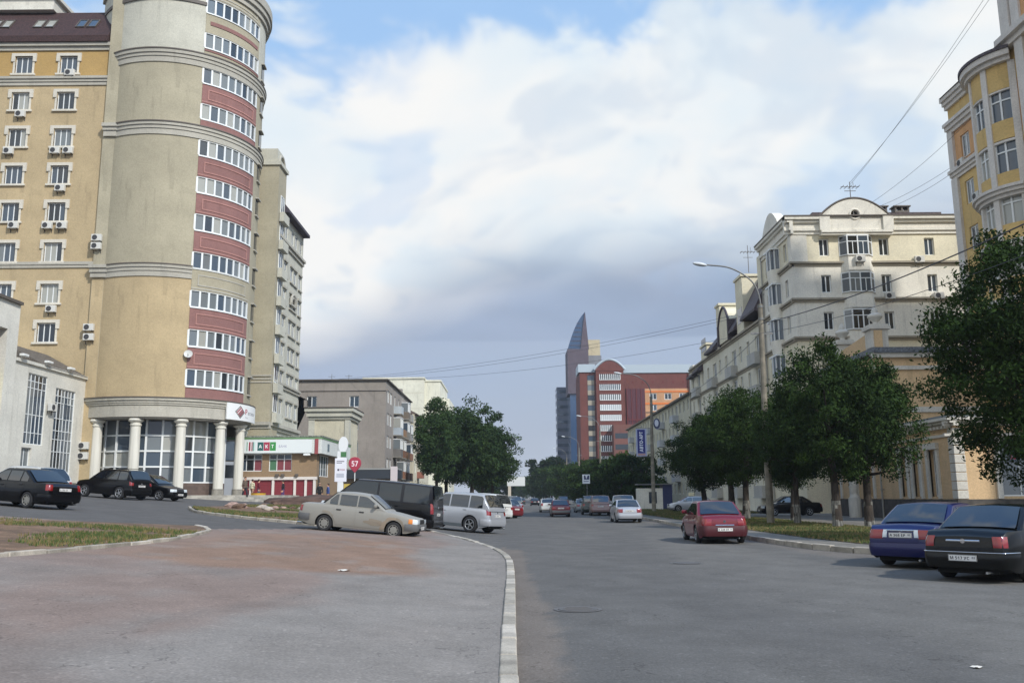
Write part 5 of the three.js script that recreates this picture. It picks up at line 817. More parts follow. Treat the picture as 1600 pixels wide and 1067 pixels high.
// ================================================================ cars
const tyreM = mat('tyre', col(38, 38, 40), 0.9), rimM = mat('rim_alloy', col(176, 178, 180), 0.35, { metalness: 0.7 }), capM = mat('hub_cap', col(130, 128, 122), 0.5), blackM = mat('black_plastic', col(34, 34, 36), 0.7), underM = mat('underbody', col(18, 18, 18), 0.95), carGlass = mat('car_glass', col(22, 27, 31), 0.03, { ior: 2.1 }), tailM = mat('tail_lamp', col(132, 20, 24), 0.15, { clearcoat: 1 }), headM = mat('head_lamp', col(206, 212, 214), 0.1, { clearcoat: 1 }), chromeM = mat('chrome', col(200, 202, 204), 0.15, { metalness: 0.9 }), amberM = mat('amber_lamp', col(214, 130, 60), 0.2);
const paint = (key, r, g, b, o = {}) => mat(key, col(r, g, b), 0.32, { clearcoat: 0.7, clearcoatRoughness: 0.08, metalness: 0.1, specularIntensity: 0.6, ...o });
const plates = [['К', '228', 'ОТ', '02'], ['А', '368', 'ЕР', '02'], ['М', '517', 'УС', '02'], ['Р', '904', 'ВН', '02'], ['Е', '145', 'КХ', '02']].map((p, i) => printed('number_plate_' + 'abcde'[i], 256, 64, (c, w, h) => { c.fillStyle = '#dedbd6'; c.fillRect(0, 0, w, h); c.strokeStyle = '#222'; c.lineWidth = 3; c.strokeRect(3, 3, w - 6, h - 6); c.fillStyle = '#1c1c1c'; c.font = 'bold 44px sans-serif'; c.fillText(p[0] + ' ' + p[1] + ' ' + p[2], 12, 49, 180); c.font = 'bold 28px sans-serif'; c.fillText(p[3], 212, 38); })); let plateNo = 0;
const interp = (pts) => (x) => { if (x <= pts[0][0]) return pts[0][1]; for (let i = 1; i < pts.length; i++) if (x <= pts[i][0]) { const t = (x - pts[i - 1][0]) / (pts[i][0] - pts[i - 1][0]); return lerp(pts[i - 1][1], pts[i][1], t * t * (3 - 2 * t) * 0.5 + t * 0.5); } return pts[pts.length - 1][1]; };
function gridGeo(nu, nv, fn, flip = false) { const pos = [], idx = []; for (let i = 0; i <= nu; i++) for (let j = 0; j <= nv; j++) pos.push(...fn(i / nu, j / nv)); for (let i = 0; i < nu; i++) for (let j = 0; j < nv; j++) { const a = i * (nv + 1) + j, b = a + 1, c = a + nv + 2, d = a + nv + 1; flip ? idx.push(a, b, c, a, c, d) : idx.push(a, c, b, a, d, c); } const g = new THREE.BufferGeometry(); g.setAttribute('position', new THREE.Float32BufferAttribute(pos, 3)); g.setIndex(idx); g.computeVertexNormals(); return g; }
function wheelProto(r, w, alloy) {
  const k = [r, w, alloy].join(); wheelProto.c ??= {}; if (wheelProto.c[k]) return wheelProto.c[k];
  const g = new THREE.Group(), ri = r * 0.66; g.name = 'wheel';
  const pr = [[ri, -w / 2], [r * 0.9, -w / 2], [r * 0.985, -w * 0.38], [r, 0], [r * 0.985, w * 0.38], [r * 0.9, w / 2], [ri, w / 2], [ri * 0.97, w * 0.3]].map((p) => new THREE.Vector2(...p));
  part('tyre', new THREE.LatheGeometry(pr, 28).rotateX(Math.PI / 2), tyreM, g);
  const rim = [new THREE.TorusGeometry(ri * 0.95, ri * 0.07, 6, 24).translate(0, 0, w * 0.44), cyl(ri * 0.24, ri * 0.2, w * 0.12, 0, 0, 0, 12).rotateX(Math.PI / 2).translate(0, 0, w * 0.32)];
  const n = alloy ? 5 : 8; for (let i = 0; i < n; i++) rim.push(bx(ri * (alloy ? 0.2 : 0.16), ri * 0.86, w * 0.1, 0, ri * 0.52, w * 0.36).rotateZ(i * Math.PI * 2 / n + 0.3));
  if (!alloy) rim.push(cyl(ri * 0.7, ri * 0.62, w * 0.1, 0, 0, 0, 20).rotateX(Math.PI / 2).translate(0, 0, w * 0.3));
  const rm = part('rim', rim, alloy ? rimM : capM, g); part('brake_disc', [cyl(ri, ri, 0.02, 0, 0, 0, 20).rotateX(Math.PI / 2).translate(0, 0, w * 0.1)], underM, g);
  return wheelProto.c[k] = g;
}
// car pointing along +x, centred, standing on y = 0
function makeCar(o, body) {
  const plateM = plates[plateNo++ % 5], { L, W, H, wb, wr: r = 0.3, gc = 0.19 } = o, h = L / 2, root = new THREE.Group();
  const top = interp(o.top.map(([x, y]) => [x * h, y])), sh = (x) => top(x) - (o.crown ?? 0.05) * (1 - 0.4 * Math.abs(x) / h);
  const xf = o.fa * h, xr = xf - wb, ar = r * 1.17, ends = o.ends ?? 0.83;
  const hw = (x) => { const t = Math.abs(x) / h; return W / 2 * (1 - (1 - ends) * Math.pow(t, o.round ?? 7)); };
  const low = (x) => { let y = gc + 0.1 * smooth(0.8, 1, Math.abs(x) / h); for (const c of [xf, xr]) { const d = x - c; if (Math.abs(d) < ar) y = Math.max(y, r + Math.sqrt(ar * ar - d * d)); } return y; };
  const lean = (x, y) => { const e = smooth(h - 0.55, h, Math.abs(x)), k = x > 0 ? (o.nose ?? 0.10) : (o.tail ?? 0.06); return -Math.sign(x) * e * k * Math.pow(Math.max(0, Math.abs(y - 0.48) - 0.06) / 0.35, 1.6); };
  const PR = [[0.93, 0], [0.975, 0.18], [1, 0.45], [0.995, 0.7], [0.972, 0.92], [0.945, 1]];
  const side = (x, t) => { let i = 0; while (i < PR.length - 2 && t > PR[i + 1][1]) i++; const q = (t - PR[i][1]) / (PR[i + 1][1] - PR[i][1]); return lerp(PR[i][0], PR[i + 1][0], q); };
  const P = (x, v, s) => {                                   // v 0..1 up the side, 1..2 across the top to the middle
    const yl = low(x), ys = Math.max(sh(x), yl + 0.02), w = hw(x); let y, z;
    if (v <= 1) { y = lerp(yl, ys, v); const tf = clamp((y - gc) / (ys - gc)); z = w * side(x, tf); } else { const q = v - 1; y = lerp(ys, top(x), Math.sin(q * Math.PI / 2)); z = w * 0.945 * (1 - q); }
    return [x + lean(x, y), y, s * z];
  };
  const xs = new Set(); for (let i = 0; i <= 44; i++) xs.add(+(-h + L * (0.5 - 0.5 * Math.cos(Math.PI * i / 44))).toFixed(4)); for (const c of [xf, xr]) for (let i = -8; i <= 8; i++) xs.add(+(c + ar * Math.sin(i / 8 * Math.PI / 2) * 0.9999).toFixed(4)); for (const c of [xf, xr]) { xs.add(c - ar - 0.004); xs.add(c + ar + 0.004); }
  const X = [...xs].filter((x) => x >= -h && x <= h).sort((a, b) => a - b), VS = [0, 0.09, 0.2, 0.34, 0.5, 0.66, 0.8, 0.92, 1, 1.06, 1.18, 1.4, 1.7, 2];
  const pos = [], idx = [], nv = VS.length; for (const s of [1, -1]) for (const x of X) for (const v of VS) pos.push(...P(x, v, s));
  const off = X.length * nv; for (let i = 0; i < X.length - 1; i++) for (let j = 0; j < nv - 1; j++) { const a = i * nv + j, b = a + 1, c = a + nv + 1, d = a + nv; idx.push(a, d, c, a, c, b); idx.push(off + a, off + b, off + c, off + a, off + c, off + d); }
  for (const [i, f] of [[0, 1], [X.length - 1, 0]]) for (let j = 0; j < nv - 1; j++) { const a = i * nv + j, b = a + 1, c = off + b, d = off + a; f ? idx.push(a, b, c, a, c, d) : idx.push(a, c, b, a, d, c); }
  const bg = new THREE.BufferGeometry(); bg.setAttribute('position', new THREE.Float32BufferAttribute(pos, 3)); bg.setIndex(idx); part('body', toCreasedNormals(bg, 0.6), body, root);
  part('underbody', [bb(-h + 0.12, h - 0.14, gc - 0.02, 0.62, -W / 2 + 0.3, W / 2 - 0.3), ...[xf, xr].map((x) => bb(x - ar + 0.02, x + ar - 0.02, 0.5, r + ar + 0.02, -W / 2 + 0.1, W / 2 - 0.1).scale(1, 1, 0.9))], underM, root);
  // cabin
  const c = o.cab, [xa, xb, xc, xd] = c.x.map((q) => q * h), yb0 = c.base, yr = H, wbs = (W / 2) * 0.945 - 0.015, wrf = W / 2 * (c.roofW ?? 0.74);
  const roofc = (x) => yr - 0.035 * Math.pow((x - (xb + xc) / 2) / ((xc - xb) / 2), 2);
  const yc = (x) => { if (x < xb) { const t = clamp((x - xa) / (xb - xa)); return lerp(yb0 - 0.06, roofc(xb), Math.pow(t, c.rp ?? 0.9)); } if (x > xc) { const t = clamp((xd - x) / (xd - xc)); return lerp(yb0 - 0.06, roofc(xc), Math.pow(t, 0.88)); } return roofc(x); };
  const wy = (x, y) => { const t = clamp((y - yb0) / (yr - yb0)); return Math.min(lerp(wbs, wrf, Math.pow(t, 1.15)), hw(x) * 0.945 - 0.012 * (1 - t)); };
  const CX = []; for (let i = 0; i <= 36; i++) CX.push(lerp(xa, xd, i / 36)); CX.push(xb, xc, xb - 0.05, xc + 0.05, xb + 0.08, xc - 0.08); CX.sort((a, b) => a - b);
  const CV = [0, 0.3, 0.6, 0.82, 0.92, 1, 1.08, 1.25, 1.6, 2];
  const CP = (x, v, s) => { const yt = yc(x), y0 = Math.min(yb0 - 0.08, yt - 0.01), rnd_ = Math.min(0.07, (yt - y0) * 0.5); let y, z; if (v <= 0.82) { y = lerp(y0, yt - rnd_, v / 0.82); z = wy(x, y); } else if (v <= 1.08) { const q = (v - 0.82) / 0.26 * Math.PI / 2; y = yt - rnd_ + rnd_ * 0.85 * Math.sin(q); z = wy(x, yt - rnd_) - 0.09 * (1 - Math.cos(q)); } else { const q = (v - 1.08) / 0.92; z = (wy(x, yt - rnd_) - 0.09) * (1 - q); y = yt - rnd_ * 0.15 + 0.03 * Math.sin(q * Math.PI / 2); } return [x, y, s * z]; };
  { const p2 = [], i2 = [], n2 = CV.length, o2 = CX.length * n2; for (const s of [1, -1]) for (const x of CX) for (const v of CV) p2.push(...CP(x, v, s)); for (let i = 0; i < CX.length - 1; i++) for (let j = 0; j < n2 - 1; j++) { const a = i * n2 + j, b = a + 1, cc = a + n2 + 1, d = a + n2; i2.push(a, d, cc, a, cc, b); i2.push(o2 + a, o2 + b, o2 + cc, o2 + a, o2 + cc, o2 + d); } for (const [i, f] of [[0, 1], [CX.length - 1, 0]]) for (let j = 0; j < n2 - 1; j++) { const a = i * n2 + j, b = a + 1, cc = o2 + b, d = o2 + a; f ? i2.push(a, b, cc, a, cc, d) : i2.push(a, cc, b, a, d, cc); } const cg = new THREE.BufferGeometry(); cg.setAttribute('position', new THREE.Float32BufferAttribute(p2, 3)); cg.setIndex(i2); part('cabin', toCreasedNormals(cg, 0.6), o.cabinMat ?? body, root); }
  // glass, a few millimetres proud of the shell
  const screen = (x0, x1, name, m) => part(name, gridGeo(10, 8, (u, v) => { const x = lerp(x0, x1, u), yt = yc(x), s = (v - 0.5) * 2, z = s * (wy(x, yt - 0.05) - 0.11); return [x + (name === 'windscreen' ? 0.012 : -0.012), yt + 0.024 + 0.022 * (1 - s * s), z]; }, true), m, root);
  screen(xc + (xd - xc) * 0.06, xd - (xd - xc) * 0.12, 'windscreen', o.glassMat ?? carGlass); screen(xa + (xb - xa) * (c.rg0 ?? 0.14), xb - (xb - xa) * 0.07, 'rear_window', o.glassMat ?? carGlass);
  for (const s of [1, -1]) for (const [f0, f1] of c.win) { const x0 = lerp(xa, xd, f0), x1 = lerp(xa, xd, f1); part('side_window', gridGeo(12, 5, (u, v) => { const x = lerp(x0, x1, u), y0 = yb0 + 0.03, y1 = Math.max(y0 + 0.004, Math.min(yc(x) - 0.085, yr - 0.1)); const y = lerp(y0, y1, v); return [x, y, s * (wy(x, y) + 0.006)]; }, s < 0), o.glassMat ?? carGlass, root); }
  // doors: panels standing 4 mm proud with open joints between
  for (const s of [1, -1]) for (const [f0, f1, handle] of c.doors) { const x0 = lerp(xa, xd, f0), x1 = lerp(xa, xd, f1); const d = part('door', gridGeo(10, 8, (u, v) => { const x = lerp(x0, x1, u); let p = P(x, lerp(0.1, 0.985, v), s); return [p[0], p[1], p[2] + s * 0.006]; }, s < 0), o.doorMat ?? body, root); const hx = lerp(x0, x1, 0.14), hp = P(hx, 0.84, s); part('handle', [rb(0.17, 0.035, 0.03, 0.01, hx + 0.06, hp[1], hp[2] + s * 0.018)], o.trimDark ? blackM : (o.handleMat ?? body), d); if (o.rub) { part('rub_strip', gridGeo(8, 1, (u, v) => { const x = lerp(x0, x1, u), p = P(x, lerp(0.42, 0.5, v), s); return [p[0], p[1], p[2] + s * 0.016]; }, s < 0), blackM, d); } }
  // bands that follow the ends of the body: bumpers, lamps, grille, plate
  const out = (end, a, y) => { const we = hw(h), s = Math.sign(a), aa = Math.abs(a); let x, z; if (aa <= we) { x = h; z = aa; } else { x = h - (aa - we); z = hw(x); } const xx = end * x, tf = clamp((y - gc) / (Math.max(sh(xx), gc + 0.1) - gc)), px = xx + lean(xx, y); return [px, y, s * z * side(xx, tf)]; };
  const band = (name, end, a0, a1, y0, y1, th, m, parent = root) => { const n = Math.max(4, Math.ceil(Math.abs(a1 - a0) / 0.08)), mk = (t) => gridGeo(n, 4, (u, v) => { const a = lerp(a0, a1, u), y = lerp(y0, y1, v), p = out(end, a, y), we = hw(h), fx = Math.abs(a) < we - 0.1 ? 1 : smooth(we + 0.3, we - 0.1, Math.abs(a)), bulge = t * (0.55 + 0.45 * Math.sin(v * Math.PI)); return [p[0] + end * bulge * (0.25 + 0.75 * fx), p[1], p[2] + Math.sign(a) * bulge * (1 - fx)]; }, end < 0); const g0 = mk(th); const edges = gridGeo(n, 1, (u, v) => { const a = lerp(a0, a1, u), p = out(end, a, y1); const fx = Math.abs(a) < hw(h) - 0.1 ? 1 : smooth(hw(h) + 0.3, hw(h) - 0.1, Math.abs(a)); const q = v ? 0 : th * 0.55; return [p[0] + end * q * (0.25 + 0.75 * fx), y1, p[2] + Math.sign(a) * q * (1 - fx)]; }, end < 0); return part(name, [g0, edges], m, parent); };
  const we = hw(h), bump = o.bumperMat ?? body;
  band('bumper', -1, -we - 0.42, we + 0.42, o.rb?.[0] ?? 0.27, o.rb?.[1] ?? 0.56, 0.045, bump); band('bumper', 1, -we - 0.42, we + 0.42, o.fb?.[0] ?? 0.25, o.fb?.[1] ?? 0.52, 0.045, bump);
  for (const s of [-1, 1]) { band('tail_lamp', -1, s * (we + (o.tl.wrap ?? 0.12)), s * (we - o.tl.w), o.tl.y[0], o.tl.y[1], 0.02, tailM); if (o.tl.rev) band('reversing_lamp', -1, s * (we - o.tl.w), s * (we - o.tl.w - 0.1), o.tl.y[0] + 0.02, o.tl.y[1], 0.018, headM); band('headlight', 1, s * (we + 0.16), s * (we - o.hl.w), o.hl.y[0], o.hl.y[1], 0.02, headM); if (o.hl.amber) band('indicator', 1, s * (we + 0.3), s * (we + 0.16), o.hl.y[0], o.hl.y[1], 0.02, amberM); }
  band('grille', 1, -(we - o.hl.w - 0.03), we - o.hl.w - 0.03, o.hl.y[0], o.hl.y[1], 0.012, blackM); band('air_intake', 1, -0.5, 0.5, 0.3, 0.42, 0.055, blackM);
  band('boot_lid', -1, -(we - o.tl.w - 0.015), we - o.tl.w - 0.015, (o.rb?.[1] ?? 0.56) + 0.02, top(-h + 0.05) - 0.05, 0.012, body); if (o.btrim) band('bumper_trim', -1, -we - 0.4, we + 0.4, o.btrim, o.btrim + 0.025, 0.055, chromeM);
  if (o.chrome) band('boot_trim', -1, -0.32, 0.32, o.chrome, o.chrome + 0.035, 0.03, chromeM);
  const pl = (end, y) => { const p = out(end, 0, y), m = new THREE.Mesh(new THREE.BoxGeometry(0.52, 0.115, 0.012), plateM); m.name = 'number_plate'; m.castShadow = m.receiveShadow = true; m.position.set(p[0] + end * (y < 0.56 ? 0.056 : 0.02), y, 0); m.rotation.y = end * Math.PI / 2; root.add(m); }; pl(-1, o.plate ?? 0.44); pl(1, 0.4);
  { const p = out(-1, 0, o.badge ?? top(-h + 0.02) - 0.1); part('badge', [cyl(0.045, 0.045, 0.02, 0, 0, 0, 12).rotateZ(Math.PI / 2).translate(p[0] - 0.005, p[1], 0)], chromeM, root); }
  for (const s of [1, -1]) { const x = lerp(xa, xd, c.mir ?? 0.80), z = s * (wbs + 0.11); part('mirror', [rb(0.1, 0.13, 0.2, 0.04, x, yb0 + 0.11, z), bx(0.05, 0.04, 0.1, x, yb0 + 0.06, s * (wbs + 0.01))], o.mirMat ?? body, root); }
  if (o.rails) part('roof_rail', [1, -1].map((s) => tube([[xb + 0.1, yr - 0.01, s * (wrf - 0.1)], [xb + 0.25, yr + 0.05, s * (wrf - 0.1)], [xc - 0.35, yr + 0.05, s * (wrf - 0.1)], [xc - 0.2, yr - 0.01, s * (wrf - 0.1)]], 0.018)), o.rails, root);
  if (o.patch) { const pr_ = mulberry(8); [[0.52, 0.30, 0.42, 0.22, 142, 128, 112], [0.30, 0.42, 0.34, 0.16, 134, 124, 110], [0.74, 0.34, 0.18, 0.2, 130, 120, 106], [-0.5, 0.24, 0.3, 0.12, 138, 130, 118]].forEach(([fx, fv, rx_, rv_, r_, g_, b_], k) => { const n_ = 26, pts_ = []; for (let i = 0; i < n_; i++) { const a = i / n_ * 6.283, q = 0.6 + 0.7 * noise3(Math.cos(a) * 2 + k * 7, Math.sin(a) * 2, 3); pts_.push([fx * h + Math.cos(a) * rx_ * q, clamp(fv + Math.sin(a) * rv_ * q, 0.06, 0.9)]); } const pp_ = [], c_ = P(fx * h, fv, 1); const Q = ([x, v]) => { const p = P(x, v, 1); return [p[0], p[1], p[2] + 0.011]; }; for (let ring = 0; ring < 3; ring++) for (let i = 0; i < n_; i++) { const A = pts_[i], B = pts_[(i + 1) % n_], l0 = ring / 3, l1 = (ring + 1) / 3, m = (p, t) => [lerp(fx * h, p[0], t), lerp(fv, p[1], t)]; pp_.push(...Q(m(A, l0)), ...Q(m(B, l1)), ...Q(m(A, l1)), ...Q(m(A, l0)), ...Q(m(B, l0)), ...Q(m(B, l1))); } const g_1 = new THREE.BufferGeometry(); g_1.setAttribute('position', new THREE.Float32BufferAttribute(pp_, 3)); g_1.computeVertexNormals(); part('dried_mud', [g_1], mat('dried_mud_' + 'abcd'[k], col(r_, g_, b_), 0.95, { side: THREE.DoubleSide }), root); }); }
  if (o.exhaust !== false) part('exhaust', [cyl(0.025, 0.025, 0.25, 0, 0, 0, 8).rotateZ(Math.PI / 2).translate(-h + 0.12, gc + 0.02, 0.45)], chromeM, root);
  if (o.cladding) for (const s of [1, -1]) part('sill', gridGeo(16, 2, (u, v) => { const x = lerp(xr + ar + 0.02, xf - ar - 0.02, u), p = P(x, lerp(0, 0.16, v), s); return [p[0], p[1], p[2] + s * 0.014]; }, s < 0), o.cladding, root);
  for (const [x, s] of [[xf, 1], [xf, -1], [xr, 1], [xr, -1]]) { const w = wheelProto(r, 0.2, o.alloy ?? true).clone(); w.position.set(x, r, s * (W / 2 - 0.115)); if (s < 0) w.rotation.y = Math.PI; root.add(w); }
  return root;
}
const sedan = { L: 4.45, W: 1.72, H: 1.45, wb: 2.58, fa: 0.60, wr: 0.305, top: [[-1, 0.86], [-0.93, 0.98], [-0.62, 1.0], [-0.3, 0.98], [0.3, 0.96], [0.5, 0.93], [0.82, 0.82], [0.96, 0.7], [1, 0.62]], cab: { x: [-0.72, -0.36, 0.14, 0.55], base: 0.95, win: [[0.17, 0.3], [0.325, 0.555], [0.575, 0.87]], doors: [[0.20, 0.55, 1], [0.56, 0.93, 1]], mir: 0.8 }, tl: { y: [0.64, 0.86], w: 0.26 }, hl: { y: [0.56, 0.72], w: 0.34 }, plate: 0.74 };
const oldSedan = { ...sedan, L: 4.2, W: 1.63, H: 1.4, wb: 2.46, fa: 0.62, wr: 0.275, ends: 0.92, round: 12, nose: 0.04, tail: 0.03, top: [[-1, 0.82], [-0.97, 0.91], [-0.6, 0.94], [-0.3, 0.93], [0.3, 0.92], [0.52, 0.88], [0.94, 0.75], [0.98, 0.7], [1, 0.66]], cab: { ...sedan.cab, x: [-0.63, -0.4, 0.12, 0.48], base: 0.91, roofW: 0.78, win: [[0.12, 0.24], [0.27, 0.53], [0.55, 0.88]], doors: [[0.2, 0.53, 1], [0.54, 0.94, 1]], mir: 0.83 }, tl: { y: [0.62, 0.82], w: 0.3 }, hl: { y: [0.54, 0.69], w: 0.36, amber: true }, plate: 0.72, alloy: false, bumperMat: mat('bumper_grey', col(96, 96, 96), 0.7), trimDark: true, rb: [0.33, 0.55], fb: [0.3, 0.52], chrome: 0 };
const hatch = { ...sedan, L: 4.15, H: 1.46, fa: 0.62, top: [[-1, 0.95], [-0.94, 1.02], [-0.3, 1.0], [0.3, 0.98], [0.55, 0.93], [0.85, 0.82], [0.97, 0.7], [1, 0.62]], cab: { x: [-0.97, -0.72, 0.1, 0.56], base: 0.97, win: [[0.16, 0.28], [0.3, 0.58], [0.6, 0.88]], doors: [[0.26, 0.58, 1], [0.59, 0.94, 1]], mir: 0.82 }, tl: { y: [0.7, 0.98], w: 0.16 } };
const suv = { ...sedan, L: 4.55, W: 1.84, H: 1.74, wb: 2.66, fa: 0.59, wr: 0.36, gc: 0.24, top: [[-1, 1.02], [-0.95, 1.1], [-0.3, 1.1], [0.3, 1.08], [0.52, 1.05], [0.86, 0.96], [0.97, 0.84], [1, 0.72]], cab: { x: [-0.98, -0.8, 0.08, 0.5], base: 1.08, roofW: 0.78, win: [[0.1, 0.30], [0.32, 0.6], [0.62, 0.9]], doors: [[0.3, 0.6, 1], [0.61, 0.95, 1]], mir: 0.82, rp: 0.8 }, tl: { y: [0.82, 1.12], w: 0.14 }, hl: { y: [0.7, 0.86], w: 0.34 }, plate: 0.8, rb: [0.36, 0.64], fb: [0.34, 0.6] };
const van = { ...sedan, L: 4.85, W: 1.9, H: 1.94, wb: 3.0, fa: 0.63, wr: 0.33, gc: 0.24, nose: 0.12, tail: 0.03, ends: 0.9, top: [[-1, 1.14], [-0.96, 1.17], [0.4, 1.16], [0.66, 1.12], [0.92, 0.98], [1, 0.74]], cab: { x: [-0.985, -0.93, 0.36, 0.74], base: 1.14, roofW: 0.84, win: [[0.05, 0.3], [0.33, 0.55], [0.57, 0.89]], doors: [[0.31, 0.56, 1], [0.57, 0.95, 1]], mir: 0.82, rp: 0.6 }, tl: { y: [0.8, 1.2], w: 0.1, wrap: 0.1 }, hl: { y: [0.7, 0.9], w: 0.36 }, plate: 0.78 };
function car(spec, body, name, label, x, d, bearing, y, extra = {}) { const key = JSON.stringify([spec, extra, body.name], (k, v) => (v && v.isMaterial ? v.name : v)); car.c ??= {}; const proto = car.c[key] ??= makeCar({ ...spec, ...extra }, body); const t = car.c[key + '#'] ? proto.clone() : proto; car.c[key + '#'] = 1; t.name = numbered(name); t.userData = { label, category: 'car' }; scene.add(t);
  // stand on the sloping ground: level across, tilted with the rise
  const hx = Math.sin(rad(bearing)), gy = (xx) => y ?? G(xx, d), slope = y !== undefined ? 0 : (gy(x + 1) - gy(x - 1)) / 2; t.position.set(x, y ?? (gy(x + 1) + gy(x - 1)) / 2, -d); t.rotation.order = 'YXZ'; const a = rad(90 - bearing); const q = new THREE.Quaternion().setFromUnitVectors(new THREE.Vector3(0, 1, 0), new THREE.Vector3(-slope, 1, 0).normalize()); t.quaternion.copy(q.multiply(new THREE.Quaternion().setFromAxisAngle(new THREE.Vector3(0, 1, 0), a))); return t; }
// near and middle cars
const black = paint('paint_black', 10, 10, 13, { specularIntensity: 0.25, clearcoat: 0.55 }), black2 = paint('paint_black_green', 9, 10, 10, { specularIntensity: 0.25, clearcoat: 0.55 }), navy = paint('paint_blue', 10, 16, 74), red = paint('paint_red', 108, 16, 28), beigeP = mat('paint_beige_dusty', col(142, 139, 131), 0.45, { clearcoat: 0.25, clearcoatRoughness: 0.4, metalness: 0.1 }), silver = paint('paint_silver', 178, 180, 184, { metalness: 0.35 }), whiteP = paint('paint_white', 216, 216, 212), pearl = paint('paint_pearl', 200, 200, 196), maroon = paint('paint_maroon', 104, 34, 40), greenD = paint('paint_dark_green', 46, 56, 52), greyP = paint('paint_grey', 120, 128, 132);
car(sedan, red, 'parked_car', 'dark red saloon with a white number plate parked at the right kerb', 7.35, 33.3, 1.5, 0, { H: 1.47, bumperMat: mat('bumper_dark_red', col(74, 26, 32), 0.45), plate: 0.5, rb: [0.27, 0.62], chrome: 0.63, trimDark: false });
car(sedan, navy, 'parked_car', 'bright blue saloon parked nose-in by the right kerb', 10.35, 21.9, 47, 0, { chrome: 0.83, tl: { y: [0.66, 0.86], w: 0.3, rev: true } });
car(sedan, black2, 'parked_car', 'black saloon with alloy wheels and chrome boot trim beside the blue saloon', 10.2, 18.55, 50, 0, { plate: 0.46, chrome: 0.76, btrim: 0.555, H: 1.43, tl: { y: [0.66, 0.86], w: 0.16 }, bumperMat: black2 });
car(sedan, silver, 'parked_car', 'silver saloon standing at the right kerb ahead of the red saloon', 7.35, 58.9, 0, 0, {});
car(oldSedan, maroon, 'moving_car', 'old maroon saloon driving away in the middle of the road', 3.95, 76.4, 0, 0, {});
car(hatch, pearl, 'moving_car', 'pale hatchback driving ahead of the old maroon saloon', 3.75, 99, 0, 0, {});
car(hatch, silver, 'parked_car', 'silver hatchback with a pale roof box parked on the lawn across the street', 17.3, 88, -90, 0.15, {});
solo('roof_box', 'small cream box standing on the roof of the silver hatchback', 'box', [rb(0.5, 0.36, 0.6, 0.05, 17.5, 1.80, -88)], mat('box_cream', col(214, 204, 168), 0.7));
car(oldSedan, beigeP, 'parked_car', 'dusty old beige saloon with a scraped front wing, parked across the forecourt edge', -5.35, 31.75, 96, undefined, { chrome: 0, patch: true });
car(van, black, 'parked_car', 'black passenger van with dark windows behind the beige saloon', -5.5, 37.0, -80, undefined, { glassMat: mat('glass_tinted', col(40, 45, 48), 0.05, { ior: 1.7 }), cabinMat: paint('paint_black_roof', 14, 14, 22) });
car(suv, silver, 'parked_car', 'silver off-roader with alloy wheels behind the black van', -2.75, 41.8, -62, undefined, { cladding: greyP });
car(suv, whiteP, 'parked_car', 'white off-roader beyond the silver one', -2.35, 62.4, -52, undefined, { H: 1.82 });
car(sedan, black, 'parked_car', 'black saloon with its red tail lamp showing, beside the earth bed', -18.95, 34.6, -66, undefined, { alloy: false, tl: { y: [0.70, 0.92], w: 0.15 } });
car(hatch, pearl, 'parked_car', 'pale estate car half hidden behind the black saloon', -21.5, 39.2, -64, undefined, { L: 4.5, H: 1.54 });
car(suv, black, 'parked_car', 'black off-roader with roof rails before the columned entrance', -23.4, 52.2, -68, undefined, { L: 4.35, H: 1.68, rails: blackM });
car(sedan, black, 'parked_car', 'black car with a bright headlamp facing the street before the columns', -22.4, 54.9, 105, undefined, { H: 1.5 });
// parked row on the right further on, and far cars
const rowL = ['green-black off-roader parked in the far kerb row', 'grey saloon parked in the far kerb row', 'white van-like car parked in the far kerb row', 'dark saloon parked in the far kerb row', 'silver saloon parked in the far kerb row'];
[[suv, greyP, 8.3, 68, 6, 'grey-green estate parked beyond the silver saloon'], [suv, whiteP, 9.0, 73.5, 8, 'white off-roader parked beyond the grey-green estate'], [suv, paint('paint_rose', 138, 112, 108), 7.7, 80, 3, 'dull rose off-roader parked in the far kerb row'], [suv, greenD, 7.3, 84.5, 3, 'dark green off-roader parked in the far kerb row'], [sedan, greyP, 7.4, 96, 0, 'grey saloon parked beyond the dark green off-roader'], [hatch, pearl, 8.2, 104, 0, 'pale hatchback parked far along the right kerb']].forEach(([s, p, x, d, b, l]) => car(s, p, 'parked_car', l, x, d, b, 0));
[[sedan, black, 4.2, 175, 0, 'black saloon far down the road'], [hatch, greyP, 7.4, 182, 0, 'grey hatchback far down the road'], [sedan, greenD, 1.9, 205, 0, 'dark green saloon far down the road'], [suv, black, 8.3, 150, 0, 'black off-roader parked far down the right side'], [hatch, whiteP, -1.2, 84, -40, 'white hatchback parked beyond the white off-roader'], [sedan, silver, -0.9, 97, -40, 'silver saloon parked at the far left kerb'], [suv, greyP, -0.7, 112, -30, 'grey off-roader parked at the far left kerb'], [sedan, maroon, -1.3, 73, -45, 'maroon saloon mostly hidden beyond the white off-roader'], [sedan, black, 20.6, 67, -90, 'black saloon glimpsed between the street trees']].forEach(([s, p, x, d, b, l]) => car(s, p, 'parked_car', l, x, d, b, x > 10 ? 0.145 : x > 0 ? 0 : undefined));
